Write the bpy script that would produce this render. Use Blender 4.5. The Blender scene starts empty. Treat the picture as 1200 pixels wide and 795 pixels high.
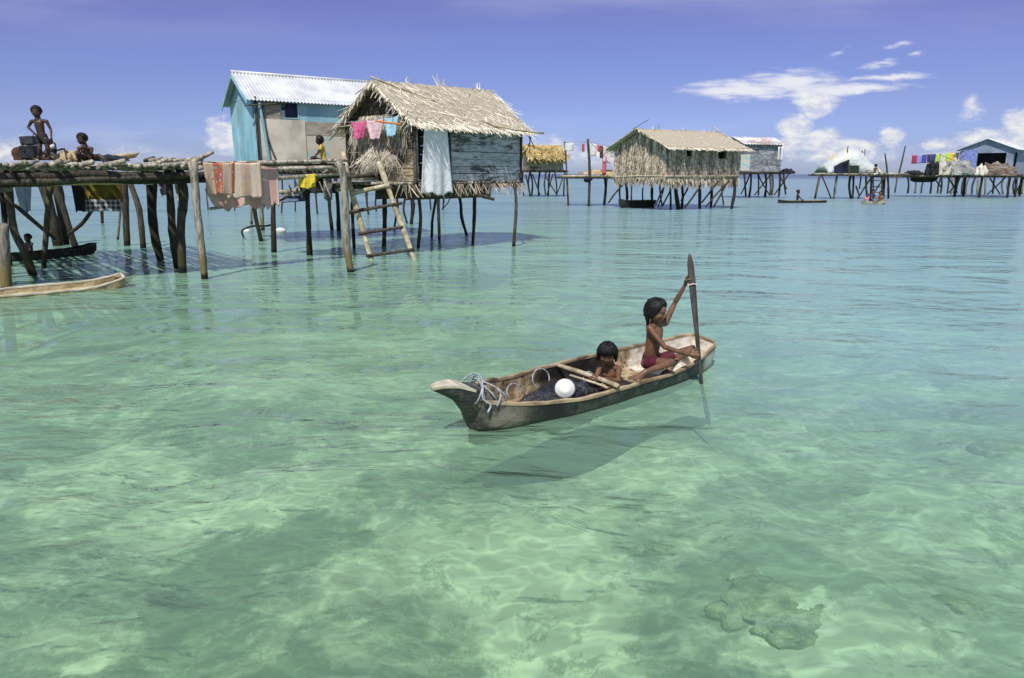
import bpy, bmesh, math, random
import numpy as np
from mathutils import Vector, Matrix
R = math.radians
sc = bpy.context.scene
rng = random.Random(11)

# ------------------------------------------------------------------ camera
FPX, CX, CY, HOR, CAMH = 850.0, 600.0, 397.5, 204.0, 2.0
TH = math.atan((CY - HOR) / FPX)
cam_d = bpy.data.cameras.new('camera'); cam = bpy.data.objects.new('camera', cam_d)
sc.collection.objects.link(cam); sc.camera = cam
cam_d.sensor_width = 36; cam_d.lens = 36 * FPX / 1200
cam_d.clip_start = 0.05; cam_d.clip_end = 20000
cam.location = (0, 0, CAMH); cam.rotation_euler = (math.pi / 2 - TH, 0, 0)

def ray(px, py):
    dx, dy = px - CX, py - CY
    return Vector((dx, FPX * math.cos(TH) - dy * math.sin(TH), -FPX * math.sin(TH) - dy * math.cos(TH)))
def P(px, py, Y):
    d = ray(px, py); return Vector((0, 0, CAMH)) + d * (Y / d.y)
def Z(px, py, z):
    d = ray(px, py); return Vector((0, 0, CAMH)) + d * ((z - CAMH) / d.z)
def G(px, py): return Z(px, py, 0.0)

# ------------------------------------------------------------------ node helpers
class NT:
    def __init__(s, tree): s.t = tree; s.n = tree.nodes; s.l = tree.links
    def new(s, typ, **kw):
        n = s.n.new(typ)
        for k, v in kw.items(): setattr(n, k, v)
        return n
    def put(s, sock, v):
        if isinstance(v, bpy.types.NodeSocket): s.l.new(v, sock)
        elif isinstance(v, (tuple, list)):
            v = tuple(v)
            if len(sock.default_value) == 4 and len(v) == 3: v = v + (1,)
            sock.default_value = v
        else: sock.default_value = v
    def m(s, op, a, b=None, c=None, clamp=False):
        n = s.new('ShaderNodeMath', operation=op); n.use_clamp = clamp
        s.put(n.inputs[0], a)
        if b is not None: s.put(n.inputs[1], b)
        if c is not None: s.put(n.inputs[2], c)
        return n.outputs[0]
    def vm(s, op, a, b=None, scale=None):
        n = s.new('ShaderNodeVectorMath', operation=op); s.put(n.inputs[0], a)
        if b is not None: s.put(n.inputs[1], b)
        if scale is not None: s.put(n.inputs[3], scale)
        return n.outputs[0] if op not in ('LENGTH', 'DOT_PRODUCT', 'DISTANCE') else n.outputs[1]
    def sep(s, v):
        n = s.new('ShaderNodeSeparateXYZ'); s.put(n.inputs[0], v); return n.outputs
    def comb(s, x, y, z):
        n = s.new('ShaderNodeCombineXYZ'); s.put(n.inputs[0], x); s.put(n.inputs[1], y); s.put(n.inputs[2], z); return n.outputs[0]
    def noise(s, v, scale=1.0, detail=3.0, rough=0.55, dist=0.0, out='Fac'):
        n = s.new('ShaderNodeTexNoise'); s.put(n.inputs['Vector'], v); s.put(n.inputs['Scale'], scale)
        s.put(n.inputs['Detail'], detail); s.put(n.inputs['Roughness'], rough); s.put(n.inputs['Distortion'], dist)
        return n.outputs[out]
    def ramp(s, f, stops):
        n = s.new('ShaderNodeValToRGB'); s.put(n.inputs[0], f); e = n.color_ramp.elements
        while len(e) < len(stops): e.new(0.5)
        for i, (p, c) in enumerate(stops):
            e[i].position = p; e[i].color = (c, c, c, 1) if isinstance(c, (int, float)) else tuple(c) + (1,)
        return n.outputs[0]
    def mix(s, f, a, b, mode='MIX'):
        n = s.new('ShaderNodeMix', data_type='RGBA', blend_type=mode)
        s.put(n.inputs[0], f); s.put(n.inputs[6], a); s.put(n.inputs[7], b); return n.outputs[2]
    def step(s, f, lo, hi, tlo=0.0, thi=1.0):
        n = s.new('ShaderNodeMapRange', interpolation_type='SMOOTHSTEP')
        for k, v in enumerate((f, lo, hi, tlo, thi)): s.put(n.inputs[k], v)
        return n.outputs[0]
    def mixs(s, f, a, b):
        n = s.new('ShaderNodeMixShader'); s.put(n.inputs[0], f); s.l.new(a, n.inputs[1]); s.l.new(b, n.inputs[2]); return n.outputs[0]

# ------------------------------------------------------------------ world: sky + clouds
SUN = Vector((-0.13, -0.52, 0.80)).normalized()
world = bpy.data.worlds.new("World"); sc.world = world; world.use_nodes = True
w = NT(world.node_tree); w.n.clear()
sky = w.new('ShaderNodeTexSky', sky_type='NISHITA'); sky.sun_disc = False
sky.sun_elevation = math.asin(SUN.z); sky.sun_rotation = math.atan2(SUN.x, SUN.y)
sky.air_density = 1.0; sky.dust_density = 0.6; sky.ozone_density = 1.6
tc = w.new('ShaderNodeTexCoord'); D = w.sep(tc.outputs['Generated'])
yc = w.m('MAXIMUM', D[1], 0.02)
u = w.m('DIVIDE', D[0], yc); v = w.m('DIVIDE', D[2], yc)
uv = w.comb(u, w.m('MULTIPLY', v, 1.5), 0.0)
wob = w.vm('SUBTRACT', w.noise(uv, 22, 4, 0.6, out='Color'), (0.5, 0.5, 0.5))
wobs = w.sep(w.vm('SCALE', wob, scale=0.022))
u2 = w.m('ADD', u, wobs[0]); v2 = w.m('ADD', v, w.m('MULTIPLY', wobs[1], 0.8))
def blobset(blobs):
    acc = None
    for (px, py, rx, ry, ang, g) in blobs:
        d = ray(px, py); cu, cv = d.x / d.y, d.z / d.y
        a, b = w.m('SUBTRACT', u2, cu), w.m('SUBTRACT', v2, cv)
        ca, sa = math.cos(R(ang)), math.sin(R(ang)); rx, ry = rx / 830, ry / 830
        p = w.m('MULTIPLY_ADD', a, ca / rx, w.m('MULTIPLY', b, sa / rx))
        q = w.m('MULTIPLY_ADD', a, -sa / ry, w.m('MULTIPLY', b, ca / ry))
        k = w.m('MULTIPLY', w.m('SUBTRACT', 1.0, w.m('SQRT', w.m('ADD', w.m('MULTIPLY', p, p), w.m('MULTIPLY', q, q)))), g)
        acc = k if acc is None else w.m('MAXIMUM', acc, k)
    return acc
puffs = [(932,150,24,20,0,1),(958,164,36,16,0,1),(1000,172,38,11,0,1),(1045,160,17,15,0,1),(926,168,18,14,0,1),(985,183,75,9,0,.7),
         (955,122,26,18,0,.9),(1192,144,20,18,0,1),(1155,163,44,13,0,.9),(1100,170,26,10,0,.7),(1215,160,50,34,0,1),(1138,128,16,18,20,.5),
         (262,160,28,24,0,1),(282,176,18,12,0,.8),(655,178,42,18,0,.55),(705,182,46,14,0,.5),(632,170,16,12,0,.5),
         (1120,184,60,8,0,.55),(10,178,44,20,0,.5),(150,178,30,7,0,.4)]
wisps = [(870,106,78,13,0,1),(930,97,70,14,0,.9),(990,106,88,8,4,1),(955,110,40,16,0,1),(1046,90,60,5,3,.9),(1030,76,34,4,6,.6),
         (1052,54,24,4,2,.6),(1075,64,14,4,20,.5),(985,60,14,4,20,.4),(930,82,26,6,0,.6)]
fine = w.noise(uv, 60, 5, 0.62)
pf = w.step(w.m('ADD', blobset(puffs), w.m('MULTIPLY', w.m('SUBTRACT', fine, 0.5), 1.1)), 0.0, 0.55)
streak = w.noise(w.comb(w.m('MULTIPLY', u, 1.0), w.m('MULTIPLY', v, 6.0), 3.0), 26, 4, 0.6)
wf = w.step(w.m('ADD', blobset(wisps), w.m('MULTIPLY', w.m('SUBTRACT', streak, 0.5), 1.2)), -0.02, 0.8)
cir = w.m('MULTIPLY', w.step(w.noise(w.comb(w.m('MULTIPLY', u, 1.2), w.m('MULTIPLY', v, 9.0), 1.0), 2.2, 5, 0.55), 0.42, 0.75),
          w.step(v, 0.14, 0.27))
low = w.m('MULTIPLY', w.step(w.noise(w.comb(u, w.m('MULTIPLY', v, 5.0), 7.0), 5, 4, 0.6), 0.45, 0.7), w.step(v, 0.10, 0.0))
# the rest of the sky, outside the photo, carries a few far clouds too
shade = w.noise(w.comb(u, w.m('MULTIPLY', v, 2.0), 5.0), 45, 4, 0.6)
ccol = w.mix(w.step(shade, 0.35, 0.68), (0.50, 0.53, 0.66), (0.76, 0.75, 0.71))
tn = w.mix(w.step(v, 0.0, 0.045), (.86, 1.02, 1.74), (.72, .82, 1.56)); tn = w.mix(w.step(v, 0.045, 0.11), tn, (.76, .74, 1.30))
tn = w.mix(w.step(v, 0.11, 0.26), tn, (.92, .69, 1.17)); tn = w.mix(w.step(v, 0.4, 2.0), tn, (1.0, .95, 1.15))
tint = w.mix(1.0, sky.outputs[0], tn, 'MULTIPLY')
skyc = w.vm('SCALE', tint, scale=0.068)
c1 = w.mix(w.m('MULTIPLY', cir, 0.30), skyc, (0.60, 0.60, 0.73))
c1 = w.mix(w.m('MULTIPLY', low, 0.45), c1, (0.55, 0.60, 0.75))
c2 = w.mix(w.m('MULTIPLY', wf, 0.85), c1, (0.74, 0.74, 0.76))
c3 = w.mix(w.m('MULTIPLY', pf, 0.90), c2, ccol)
bg = w.new('ShaderNodeBackground'); w.put(bg.inputs[0], c3); bg.inputs[1].default_value = 1.0
# Background strength stays in the daylight range: colour is scaled back by the same factor
bg.inputs[1].default_value = 0.1
w.put(bg.inputs[0], w.vm('SCALE', c3, scale=10.0))
wo = w.new('ShaderNodeOutputWorld'); w.l.new(bg.outputs[0], wo.inputs[0])
world.cycles.sampling_method = 'MANUAL'; world.cycles.sample_map_resolution = 512

# ------------------------------------------------------------------ sun
sl = bpy.data.lights.new('sun', 'SUN'); sl.energy = 3.6; sl.angle = R(0.9); sl.color = (1.0, 0.955, 0.88)
so = bpy.data.objects.new('sun', sl); sc.collection.objects.link(so)
so.rotation_euler = SUN.to_track_quat('Z', 'Y').to_euler(); so.location = SUN * 60
vs = sc.view_settings; vs.view_transform = 'Standard'; vs.look = 'None'; vs.exposure = 0.28; vs.gamma = 1.0; vs.use_curve_mapping = False
sc.cycles.use_denoising = True; sc.cycles.max_bounces = 8; sc.cycles.transparent_max_bounces = 16
sc.cycles.caustics_reflective = False; sc.cycles.caustics_refractive = False

# ------------------------------------------------------------------ water and sea bed
def newmat(name):
    m = bpy.data.materials.new(name); m.use_nodes = True; n = NT(m.node_tree); n.n.clear()
    return m, n, n.new('ShaderNodeOutputMaterial')

def tagst(o, kind='structure'): o['kind'] = kind; return o
def grid_mesh(name, x0, x1, y0, y1, nx, ny, zf):
    xs = np.linspace(x0, x1, nx); ys = np.linspace(y0, y1, ny)
    X, Y = np.meshgrid(xs, ys); Zz = zf(X, Y)
    co = np.stack([X, Y, Zz], -1).reshape(-1, 3)
    idx = np.arange(nx * ny).reshape(ny, nx)
    f = np.stack([idx[:-1, :-1], idx[:-1, 1:], idx[1:, 1:], idx[1:, :-1]], -1).reshape(-1, 4)
    me = bpy.data.meshes.new(name); me.from_pydata(co.tolist(), [], f.tolist())
    me.polygons.foreach_set('use_smooth', [True] * len(me.polygons)); me.update(); return me

wm, n, out = newmat('sea_water')
geo = n.new('ShaderNodeNewGeometry'); pos = geo.outputs['Position']; ps = n.sep(pos)
warp = n.vm('SCALE', n.vm('SUBTRACT', n.noise(pos, 0.5, 2, out='Color'), (.5, .5, .5)), scale=0.9)
pw = n.vm('ADD', pos, warp); pws = n.sep(pw)
def aniso(x, y, off=0.0): return n.comb(n.m('MULTIPLY', pws[0], x), n.m('MULTIPLY', pws[1], y), off)
swell = n.noise(aniso(0.55, 1.0, 1), 0.9, 2, 0.5)
rip = n.noise(aniso(0.7, 1.25, 5), 3.2, 3, 0.48, 0.4)
mic = n.noise(aniso(0.8, 1.3, 9), 9.0, 2, 0.5)
calm = n.step(n.noise(aniso(0.5, 0.9, 13), 0.35, 2, 0.5), 0.38, 0.62, 0.35, 1.25)
calm = n.m('MULTIPLY', calm, n.step(n.m('SUBTRACT', ps[0], n.m('MULTIPLY', ps[1], 0.1)), 1.5, -2.5, 0.6, 1.0))
rid = n.m('ABSOLUTE', n.m('SUBTRACT', rip, 0.5))
hgt = n.m('ADD', n.m('MULTIPLY', swell, 0.16), n.m('MULTIPLY', calm, n.m('ADD', n.m('MULTIPLY', rip, 0.062), n.m('MULTIPLY', mic, 0.008))))
bmp = n.new('ShaderNodeBump'); bmp.inputs['Strength'].default_value = 1.0; bmp.inputs['Distance'].default_value = 1.0
n.put(bmp.inputs['Height'], hgt)
N = bmp.outputs[0]
fr = n.new('ShaderNodeFresnel'); fr.inputs[0].default_value = 1.33; n.l.new(N, fr.inputs[1])
gl = n.new('ShaderNodeBsdfGlossy'); n.put(gl.inputs['Roughness'], n.step(ps[1], 4.0, 60.0, 0.085, 0.33)); n.l.new(N, gl.inputs['Normal'])
# caustic light painted into the see-through tint: the surface lets more sun through along thin wavy lines
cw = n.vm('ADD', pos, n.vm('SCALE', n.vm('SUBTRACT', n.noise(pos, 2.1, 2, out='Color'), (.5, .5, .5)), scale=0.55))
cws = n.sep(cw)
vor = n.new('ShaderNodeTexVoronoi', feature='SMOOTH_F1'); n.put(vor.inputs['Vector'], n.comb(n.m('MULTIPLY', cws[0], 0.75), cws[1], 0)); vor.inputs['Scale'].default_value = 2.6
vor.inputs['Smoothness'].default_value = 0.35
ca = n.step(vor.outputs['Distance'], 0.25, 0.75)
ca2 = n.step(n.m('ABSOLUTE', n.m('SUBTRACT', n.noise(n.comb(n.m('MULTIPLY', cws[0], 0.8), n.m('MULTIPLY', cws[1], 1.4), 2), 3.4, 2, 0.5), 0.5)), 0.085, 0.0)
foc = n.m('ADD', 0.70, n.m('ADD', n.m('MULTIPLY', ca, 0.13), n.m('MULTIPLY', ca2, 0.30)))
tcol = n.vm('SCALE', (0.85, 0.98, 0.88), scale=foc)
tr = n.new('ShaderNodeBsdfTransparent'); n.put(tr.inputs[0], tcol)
dist = ps[1]
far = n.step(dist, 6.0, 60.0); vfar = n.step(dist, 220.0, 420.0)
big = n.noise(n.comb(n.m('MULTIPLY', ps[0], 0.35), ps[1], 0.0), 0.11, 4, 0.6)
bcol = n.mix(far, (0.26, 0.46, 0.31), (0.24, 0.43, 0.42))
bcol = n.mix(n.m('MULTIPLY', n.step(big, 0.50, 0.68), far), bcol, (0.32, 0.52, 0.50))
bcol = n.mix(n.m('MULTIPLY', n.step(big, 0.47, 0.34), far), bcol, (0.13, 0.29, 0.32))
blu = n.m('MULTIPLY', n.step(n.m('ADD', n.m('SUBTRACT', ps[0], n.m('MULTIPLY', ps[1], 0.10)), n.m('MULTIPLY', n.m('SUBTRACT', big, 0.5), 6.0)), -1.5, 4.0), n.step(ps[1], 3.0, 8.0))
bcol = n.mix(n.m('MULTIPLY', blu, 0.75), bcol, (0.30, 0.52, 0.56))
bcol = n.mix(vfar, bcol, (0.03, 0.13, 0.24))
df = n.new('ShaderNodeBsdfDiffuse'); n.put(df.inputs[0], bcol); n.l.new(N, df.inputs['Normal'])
lw = n.new('ShaderNodeLayerWeight'); lw.inputs['Blend'].default_value = 0.5
body = n.m('ADD', 0.24, n.m('MULTIPLY', n.m('POWER', lw.outputs['Facing'], 3.0), 0.70), clamp=True)
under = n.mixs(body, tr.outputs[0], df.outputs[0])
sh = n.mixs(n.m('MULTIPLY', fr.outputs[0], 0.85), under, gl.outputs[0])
n.l.new(sh, out.inputs[0])
me = grid_mesh('water', -3500, 3500, -40, 6000, 30, 30, lambda X, Y: X * 0)
water = bpy.data.objects.new('water', me); sc.collection.objects.link(water); me.materials.append(wm); tagst(water)

sm_, n, out = newmat('sea_bed')
geo = n.new('ShaderNodeNewGeometry'); pos = geo.outputs['Position']; ps = n.sep(pos)
wv = n.vm('SCALE', n.vm('SUBTRACT', n.noise(pos, 1.6, 5, 0.68, out='Color'), (.5, .5, .5)), scale=1.2)
pp = n.vm('ADD', pos, wv)
pa = n.noise(pp, 0.42, 4, 0.6, 0.5); pb = n.noise(pp, 1.9, 5, 0.68); pc = n.noise(pos, 7.0, 4, 0.7)
pt = n.sep(pp)
def patch(px, py, rx, ry, z=-0.78):
    c = Z(px, py, z); a = n.m('DIVIDE', n.m('SUBTRACT', pt[0], c.x), rx); b = n.m('DIVIDE', n.m('SUBTRACT', pt[1], c.y), ry)
    return n.step(n.m('ADD', n.m('MULTIPLY', a, a), n.m('MULTIPLY', b, b)), 1.3, 0.2)
f = n.m('ADD', n.m('MULTIPLY', pa, 0.5), n.m('MULTIPLY', pb, 0.5))
for (px, py, rx, ry, g) in [(270,590,1.0,.8,.22),(130,570,1.0,.7,.16),(340,470,.9,.9,.10),(620,650,.9,1.3,.10),(760,560,.9,.7,.12),(1000,780,.7,.4,.12),
                            (1060,300,6,5,.14),(1010,380,2.5,2.0,.10),(90,740,.5,.4,.08),(700,790,.5,.4,.1),(1100,600,1.2,1.0,.04),
                            (150,500,1.6,.6,-.16),(330,640,.8,.4,-.18),(560,610,.6,.7,-.12),(520,720,.5,.4,-.14),(180,700,.9,.35,-.14),(620,560,.9,.8,-.10),
                            (330,360,5,2.2,-.10),(870,470,1.2,.8,-.05),(1150,500,.8,.5,-.12),(800,700,.4,.3,-.1),(1120,700,.35,.3,-.12),(915,695,.55,.45,-.22),(690,540,1.3,.6,-.1)]:
    f = n.m('MULTIPLY_ADD', patch(px, py, rx, ry), g if g > 0 else g * .55, f)
sand = n.mix(n.step(f, 0.41, 0.60), (0.16, 0.23, 0.15), (0.62, 0.72, 0.52))
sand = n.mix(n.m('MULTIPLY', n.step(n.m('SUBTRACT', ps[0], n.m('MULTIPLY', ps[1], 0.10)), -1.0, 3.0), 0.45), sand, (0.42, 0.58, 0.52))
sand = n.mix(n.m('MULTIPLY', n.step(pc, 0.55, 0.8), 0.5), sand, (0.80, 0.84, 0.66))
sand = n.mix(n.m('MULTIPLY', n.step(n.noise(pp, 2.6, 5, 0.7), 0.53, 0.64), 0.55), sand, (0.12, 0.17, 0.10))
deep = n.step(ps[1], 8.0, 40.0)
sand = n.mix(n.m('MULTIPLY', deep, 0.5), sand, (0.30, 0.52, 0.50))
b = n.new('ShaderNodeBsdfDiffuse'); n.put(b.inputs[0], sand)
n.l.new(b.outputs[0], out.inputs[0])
def bedz(X, Y):
    r = np.random.RandomState(3); z = np.full(X.shape, -0.78)
    for k in range(26):
        a = r.uniform(0, 6.28); kf = r.uniform(.6, 5.0); z = z + 0.07 / kf * np.sin((X * np.cos(a) + Y * np.sin(a)) * kf + r.uniform(0, 6.28))
    z = z + 0.24 * np.exp(-(((X - 1.1) / 1.6) ** 2 + ((Y - 7.0) / 1.5) ** 2))  # mound added under the canoe to pull its cast shadow closer
    return z - 0.9 * np.clip((Y - 8) / 20, 0, 1)
me = grid_mesh('sea_bed', -22, 22, -6, 46, 260, 300, bedz); me.materials.append(sm_)
bed = bpy.data.objects.new('sea_bed', me); sc.collection.objects.link(bed); tagst(bed)
me = grid_mesh('sea_floor', -3600, 3600, -60, 6100, 12, 12, lambda X, Y: X * 0 - 2.1); me.materials.append(sm_)
bed2 = bpy.data.objects.new('sea_floor', me); sc.collection.objects.link(bed2); tagst(bed2)

# ================================================================== mesh tools
def link(o): sc.collection.objects.link(o); return o
def wloc(o):
    v = Vector((0, 0, 0))
    while o is not None: v = v + o.location; o = o.parent
    return v
def tag(o, label, cat, group=None):
    o['label'] = label; o['category'] = cat
    if group: o['group'] = group
    return o
def thing(name, label, cat, loc, group=None):
    o = bpy.data.objects.new(name, None); link(o); o.location = loc; o.empty_display_size = 0.2
    return tag(o, label, cat, group)

class MB:
    def __init__(s): s.v = []; s.f = []; s.r = []; s.uv = []
    def add(s, vs, fs, r=None, uvs=None):
        k = len(s.v); s.v += [tuple(p) for p in vs]; r = rng.random() if r is None else r
        s.f += [tuple(i + k for i in f) for f in fs]; s.r += [r] * len(fs)
        s.uv += (list(uvs) if uvs is not None else [(0.0, 0.0)] * len(vs))
    def box(s, c, ax, ay, az, r=None):
        c = Vector(c); ax, ay, az = Vector(ax) / 2, Vector(ay) / 2, Vector(az) / 2
        vs = [c + ax * i + ay * j + az * k for k in (-1, 1) for j in (-1, 1) for i in (-1, 1)]
        s.add(vs, [(0, 2, 3, 1), (4, 5, 7, 6), (0, 1, 5, 4), (2, 6, 7, 3), (0, 4, 6, 2), (1, 3, 7, 5)], r)
    def bar(s, a, b, w, h, up=(0, 0, 1), r=None, ext=0):
        a, b = Vector(a), Vector(b); d = b - a; L = d.length; d.normalize(); u = Vector(up)
        x = d.cross(u).normalized(); u = x.cross(d)
        s.box((a + b) / 2, d * (L + 2 * ext), x * w, u * h, r)
    def tube(s, pts, rad, seg=8, r=None, jit=0.0, sub=1, cap=True, dome=False):
        pts = [Vector(p) for p in pts]; n = len(pts)
        rads = list(rad) if isinstance(rad, (list, tuple)) else [rad] * n
        if sub > 1 and n > 1:
            q, rr = [], []
            for i in range(n - 1):
                p0, p1, p2, p3 = pts[max(0, i - 1)], pts[i], pts[i + 1], pts[min(n - 1, i + 2)]
                for k in range(sub):
                    t = k / sub
                    q.append(0.5 * ((2 * p1) + (p2 - p0) * t + (2 * p0 - 5 * p1 + 4 * p2 - p3) * t * t + (3 * p1 - p0 - 3 * p2 + p3) * t ** 3))
                    rr.append(rads[i] * (1 - t) + rads[i + 1] * t)
            q.append(pts[-1]); rr.append(rads[-1]); pts, rads = q, rr; n = len(pts)
        if dome:
            d0 = (pts[0] - pts[1]).normalized(); d1 = (pts[-1] - pts[-2]).normalized(); r0, r1 = rads[0], rads[-1]
            pts = [pts[0] + d0 * r0 * .98, pts[0] + d0 * r0 * .8, pts[0] + d0 * r0 * .45] + pts + [pts[-1] + d1 * r1 * .45, pts[-1] + d1 * r1 * .8, pts[-1] + d1 * r1 * .98]
            rads = [r0 * .2, r0 * .6, r0 * .89] + rads + [r1 * .89, r1 * .6, r1 * .2]; n = len(pts)
        vs, fs = [], []; prev = None
        for i in range(n):
            d = (pts[min(i + 1, n - 1)] - pts[max(i - 1, 0)])
            d = d.normalized() if d.length > 1e-9 else Vector((0, 0, 1))
            if prev is None:
                x = d.orthogonal().normalized()
            else:
                x = prev - d * prev.dot(d); x = x.normalized() if x.length > 1e-6 else d.orthogonal().normalized()
            prev = x; y = d.cross(x)
            jr = 1 + jit * rng.uniform(-1, 1)
            for k in range(seg):
                a = 2 * math.pi * k / seg; q = rads[i] * jr * (1 + jit * 0.6 * rng.uniform(-1, 1))
                vs.append(pts[i] + x * (math.cos(a) * q) + y * (math.sin(a) * q))
        for i in range(n - 1):
            for k in range(seg):
                a, b = i * seg + k, i * seg + (k + 1) % seg
                fs.append((a, b, b + seg, a + seg))
        if cap: fs += [tuple(range(seg))[::-1], tuple(range((n - 1) * seg, n * seg))]
        s.add(vs, fs, r)
    def ell(s, c, M, seg=16, rings=10, r=None, fn=None):
        c = Vector(c); vs, fs = [], []
        for i in range(1, rings):
            t = math.pi * i / rings
            for k in range(seg):
                a = 2 * math.pi * k / seg
                p = Vector((math.sin(t) * math.cos(a), math.sin(t) * math.sin(a), math.cos(t)))
                if fn: p = fn(p)
                vs.append(c + M @ p)
        tp = Vector((0, 0, 1)); bt = Vector((0, 0, -1))
        if fn: tp, bt = fn(tp), fn(bt)
        vs += [c + M @ tp, c + M @ bt]; T = len(vs) - 2
        for i in range(rings - 2):
            for k in range(seg):
                a, b = i * seg + k, i * seg + (k + 1) % seg
                fs.append((a, a + seg, b + seg, b))
        for k in range(seg):
            fs.append((T, k, (k + 1) % seg)); q = (rings - 2) * seg
            fs.append((T + 1, q + (k + 1) % seg, q + k))
        s.add(vs, fs, r)
    def build(s, name, mat, parent=None, smooth=False, label=None):
        base = wloc(parent) if parent is not None else Vector((0, 0, 0))
        me = bpy.data.meshes.new(name)
        me.from_pydata([(a - base.x, b - base.y, c - base.z) for a, b, c in s.v], [], s.f)
        if len(me.polygons) == len(s.r):
            at = me.attributes.new('v', 'FLOAT', 'FACE'); at.data.foreach_set('value', s.r)
        if any(u != (0.0, 0.0) for u in s.uv):
            ul = me.uv_layers.new(name='UVMap'); idx = [0] * len(me.loops); me.loops.foreach_get('vertex_index', idx)
            ul.data.foreach_set('uv', [c for i in idx for c in s.uv[i]])
        if smooth: me.polygons.foreach_set('use_smooth', [True] * len(me.polygons))
        me.materials.append(mat); me.update()
        o = bpy.data.objects.new(name, me); link(o)
        if parent is not None: o.parent = parent
        if label: o['label'] = label
        return o
    def solo(s, name, mat, label, cat, group=None, smooth=False, loc=None):
        """a top-level thing that is one mesh, its origin at its base"""
        xs = [p[0] for p in s.v]; ys = [p[1] for p in s.v]; zs = [p[2] for p in s.v]
        c = Vector(((min(xs) + max(xs)) / 2, (min(ys) + max(ys)) / 2, min(zs))) if loc is None else Vector(loc)
        s.v = [(a - c.x, b - c.y, d - c.z) for a, b, d in s.v]
        o = s.build(name, mat, None, smooth); o.location = c
        return tag(o, label, cat, group)

def remesh(o, voxel, smooth_it=4, fac=0.5):
    m = o.modifiers.new('r', 'REMESH'); m.mode = 'VOXEL'; m.voxel_size = voxel
    if smooth_it:
        m2 = o.modifiers.new('s', 'SMOOTH'); m2.factor = fac; m2.iterations = smooth_it
    bpy.context.view_layer.update()
    dg = bpy.context.evaluated_depsgraph_get(); me = bpy.data.meshes.new_from_object(o.evaluated_get(dg))
    mats = [x for x in o.data.materials]
    old = o.data; o.modifiers.clear(); o.data = me; bpy.data.meshes.remove(old)
    if not len(me.materials):
        for x in mats: me.materials.append(x)
    me.polygons.foreach_set('use_smooth', [True] * len(me.polygons)); me.update(); return o

# ================================================================== materials
def std(name, c1, c2, scale=(1, 1, 1), ns=4.0, rough=0.85, bump=0.3, bd=0.01, vamt=0.35, c3=None, c3a=0.4, zfoot=None, spec=0.3, lo=0.35, hi=0.65, coord='pos'):
    m, n, out = newmat(name)
    if coord == 'obj':
        p = n.new('ShaderNodeTexCoord').outputs['Object']
    else: p = n.new('ShaderNodeNewGeometry').outputs['Position']
    q = n.vm('MULTIPLY', p, scale)
    f = n.noise(q, ns, 4, 0.62)
    col = n.mix(n.step(f, lo, hi), c1, c2)
    if c3 is not None:
        f3 = n.noise(q, ns * 0.31, 4, 0.65, 0.6); col = n.mix(n.m('MULTIPLY', n.step(f3, 0.50, 0.62), c3a * 2, clamp=True), col, c3)
    at = n.new('ShaderNodeAttribute'); at.attribute_name = 'v'
    col = n.mix(1.0, col, n.vm('SCALE', (1, 1, 1), scale=n.m('MULTIPLY_ADD', at.outputs['Fac'], 2 * vamt, 1 - vamt)), 'MULTIPLY')
    if zfoot is not None:
        z = n.sep(n.new('ShaderNodeNewGeometry').outputs['Position'])[2]
        zz = n.m('ADD', z, n.m('MULTIPLY', n.noise(p, 5, 2), 0.25))
        col = n.mix(n.step(zz, 0.75, 0.45), col, zfoot)  # foot tint: algae tan that also paints in the sunlit lower wood
        col = n.mix(n.step(zz, 0.28, 0.18), col, (0.012, 0.012, 0.008))
    b = n.new('ShaderNodeBsdfPrincipled'); n.put(b.inputs['Base Color'], col); b.inputs['Roughness'].default_value = rough
    b.inputs['Specular IOR Level'].default_value = spec
    if bump:
        bp = n.new('ShaderNodeBump'); bp.inputs['Strength'].default_value = bump; bp.inputs['Distance'].default_value = bd
        n.put(bp.inputs['Height'], n.noise(q, ns * 2.2, 4, 0.65)); n.l.new(bp.outputs[0], b.inputs['Normal'])
    n.l.new(b.outputs[0], out.inputs[0]); return m

M = {}
M['post_dark'] = std('post_wood_dark', (.020, .017, .014), (.065, .054, .042), (3, 3, .5), 9, bump=.7, bd=.02, vamt=.4, zfoot=(.030, .026, .014))
M['post_grey'] = std('post_wood_grey', (.13, .115, .09), (.36, .33, .27), (3, 3, .5), 9, bump=.7, bd=.02, vamt=.3, zfoot=(.21, .165, .075))
M['post_mid'] = std('post_wood_mid', (.045, .038, .028), (.14, .12, .09), (3, 3, .5), 9, bump=.7, bd=.02, vamt=.4, zfoot=(.06, .05, .022))
M['pole'] = std('pole_wood', (.17, .15, .12), (.46, .42, .34), (2, 2, 2), 7, bump=.5, bd=.01, vamt=.5, c3=(.08, .07, .05))
M['pole_dark'] = std('pole_wood_dark', (.035, .030, .022), (.12, .10, .075), (2, 2, 2), 7, bump=.5, bd=.01, vamt=.5)
M['bamboo'] = std('bamboo', (.38, .31, .19), (.60, .54, .38), (2, 2, 2), 5, bump=.3, bd=.005, vamt=.2, c3=(.16, .12, .07), c3a=.25)
M['thatch'] = std('thatch_pale', (.60, .54, .43), (.92, .86, .72), (2, 2, 2), 5, rough=.9, bump=0, vamt=.42, spec=.15)
M['thatch_grey'] = std('thatch_grey', (.27, .215, .165), (.58, .48, .38), (2, 2, 2), 3, rough=.95, bump=0, vamt=.55, spec=.1)
M['thatch_mid'] = std('thatch_tan_grey', (.34, .275, .20), (.66, .57, .44), (2, 2, 2), 3, rough=.95, bump=0, vamt=.55, spec=.1)
M['thatch_gold'] = std('thatch_gold', (.30, .21, .08), (.58, .46, .22), (2, 2, 2), 2, rough=.95, bump=0, vamt=.5, spec=.1)
M['thatch_base'] = std('thatch_underlay', (.36, .31, .23), (.58, .52, .40), (3, 3, 3), 8, rough=.95, bump=.8, bd=.03, vamt=.1)
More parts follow.
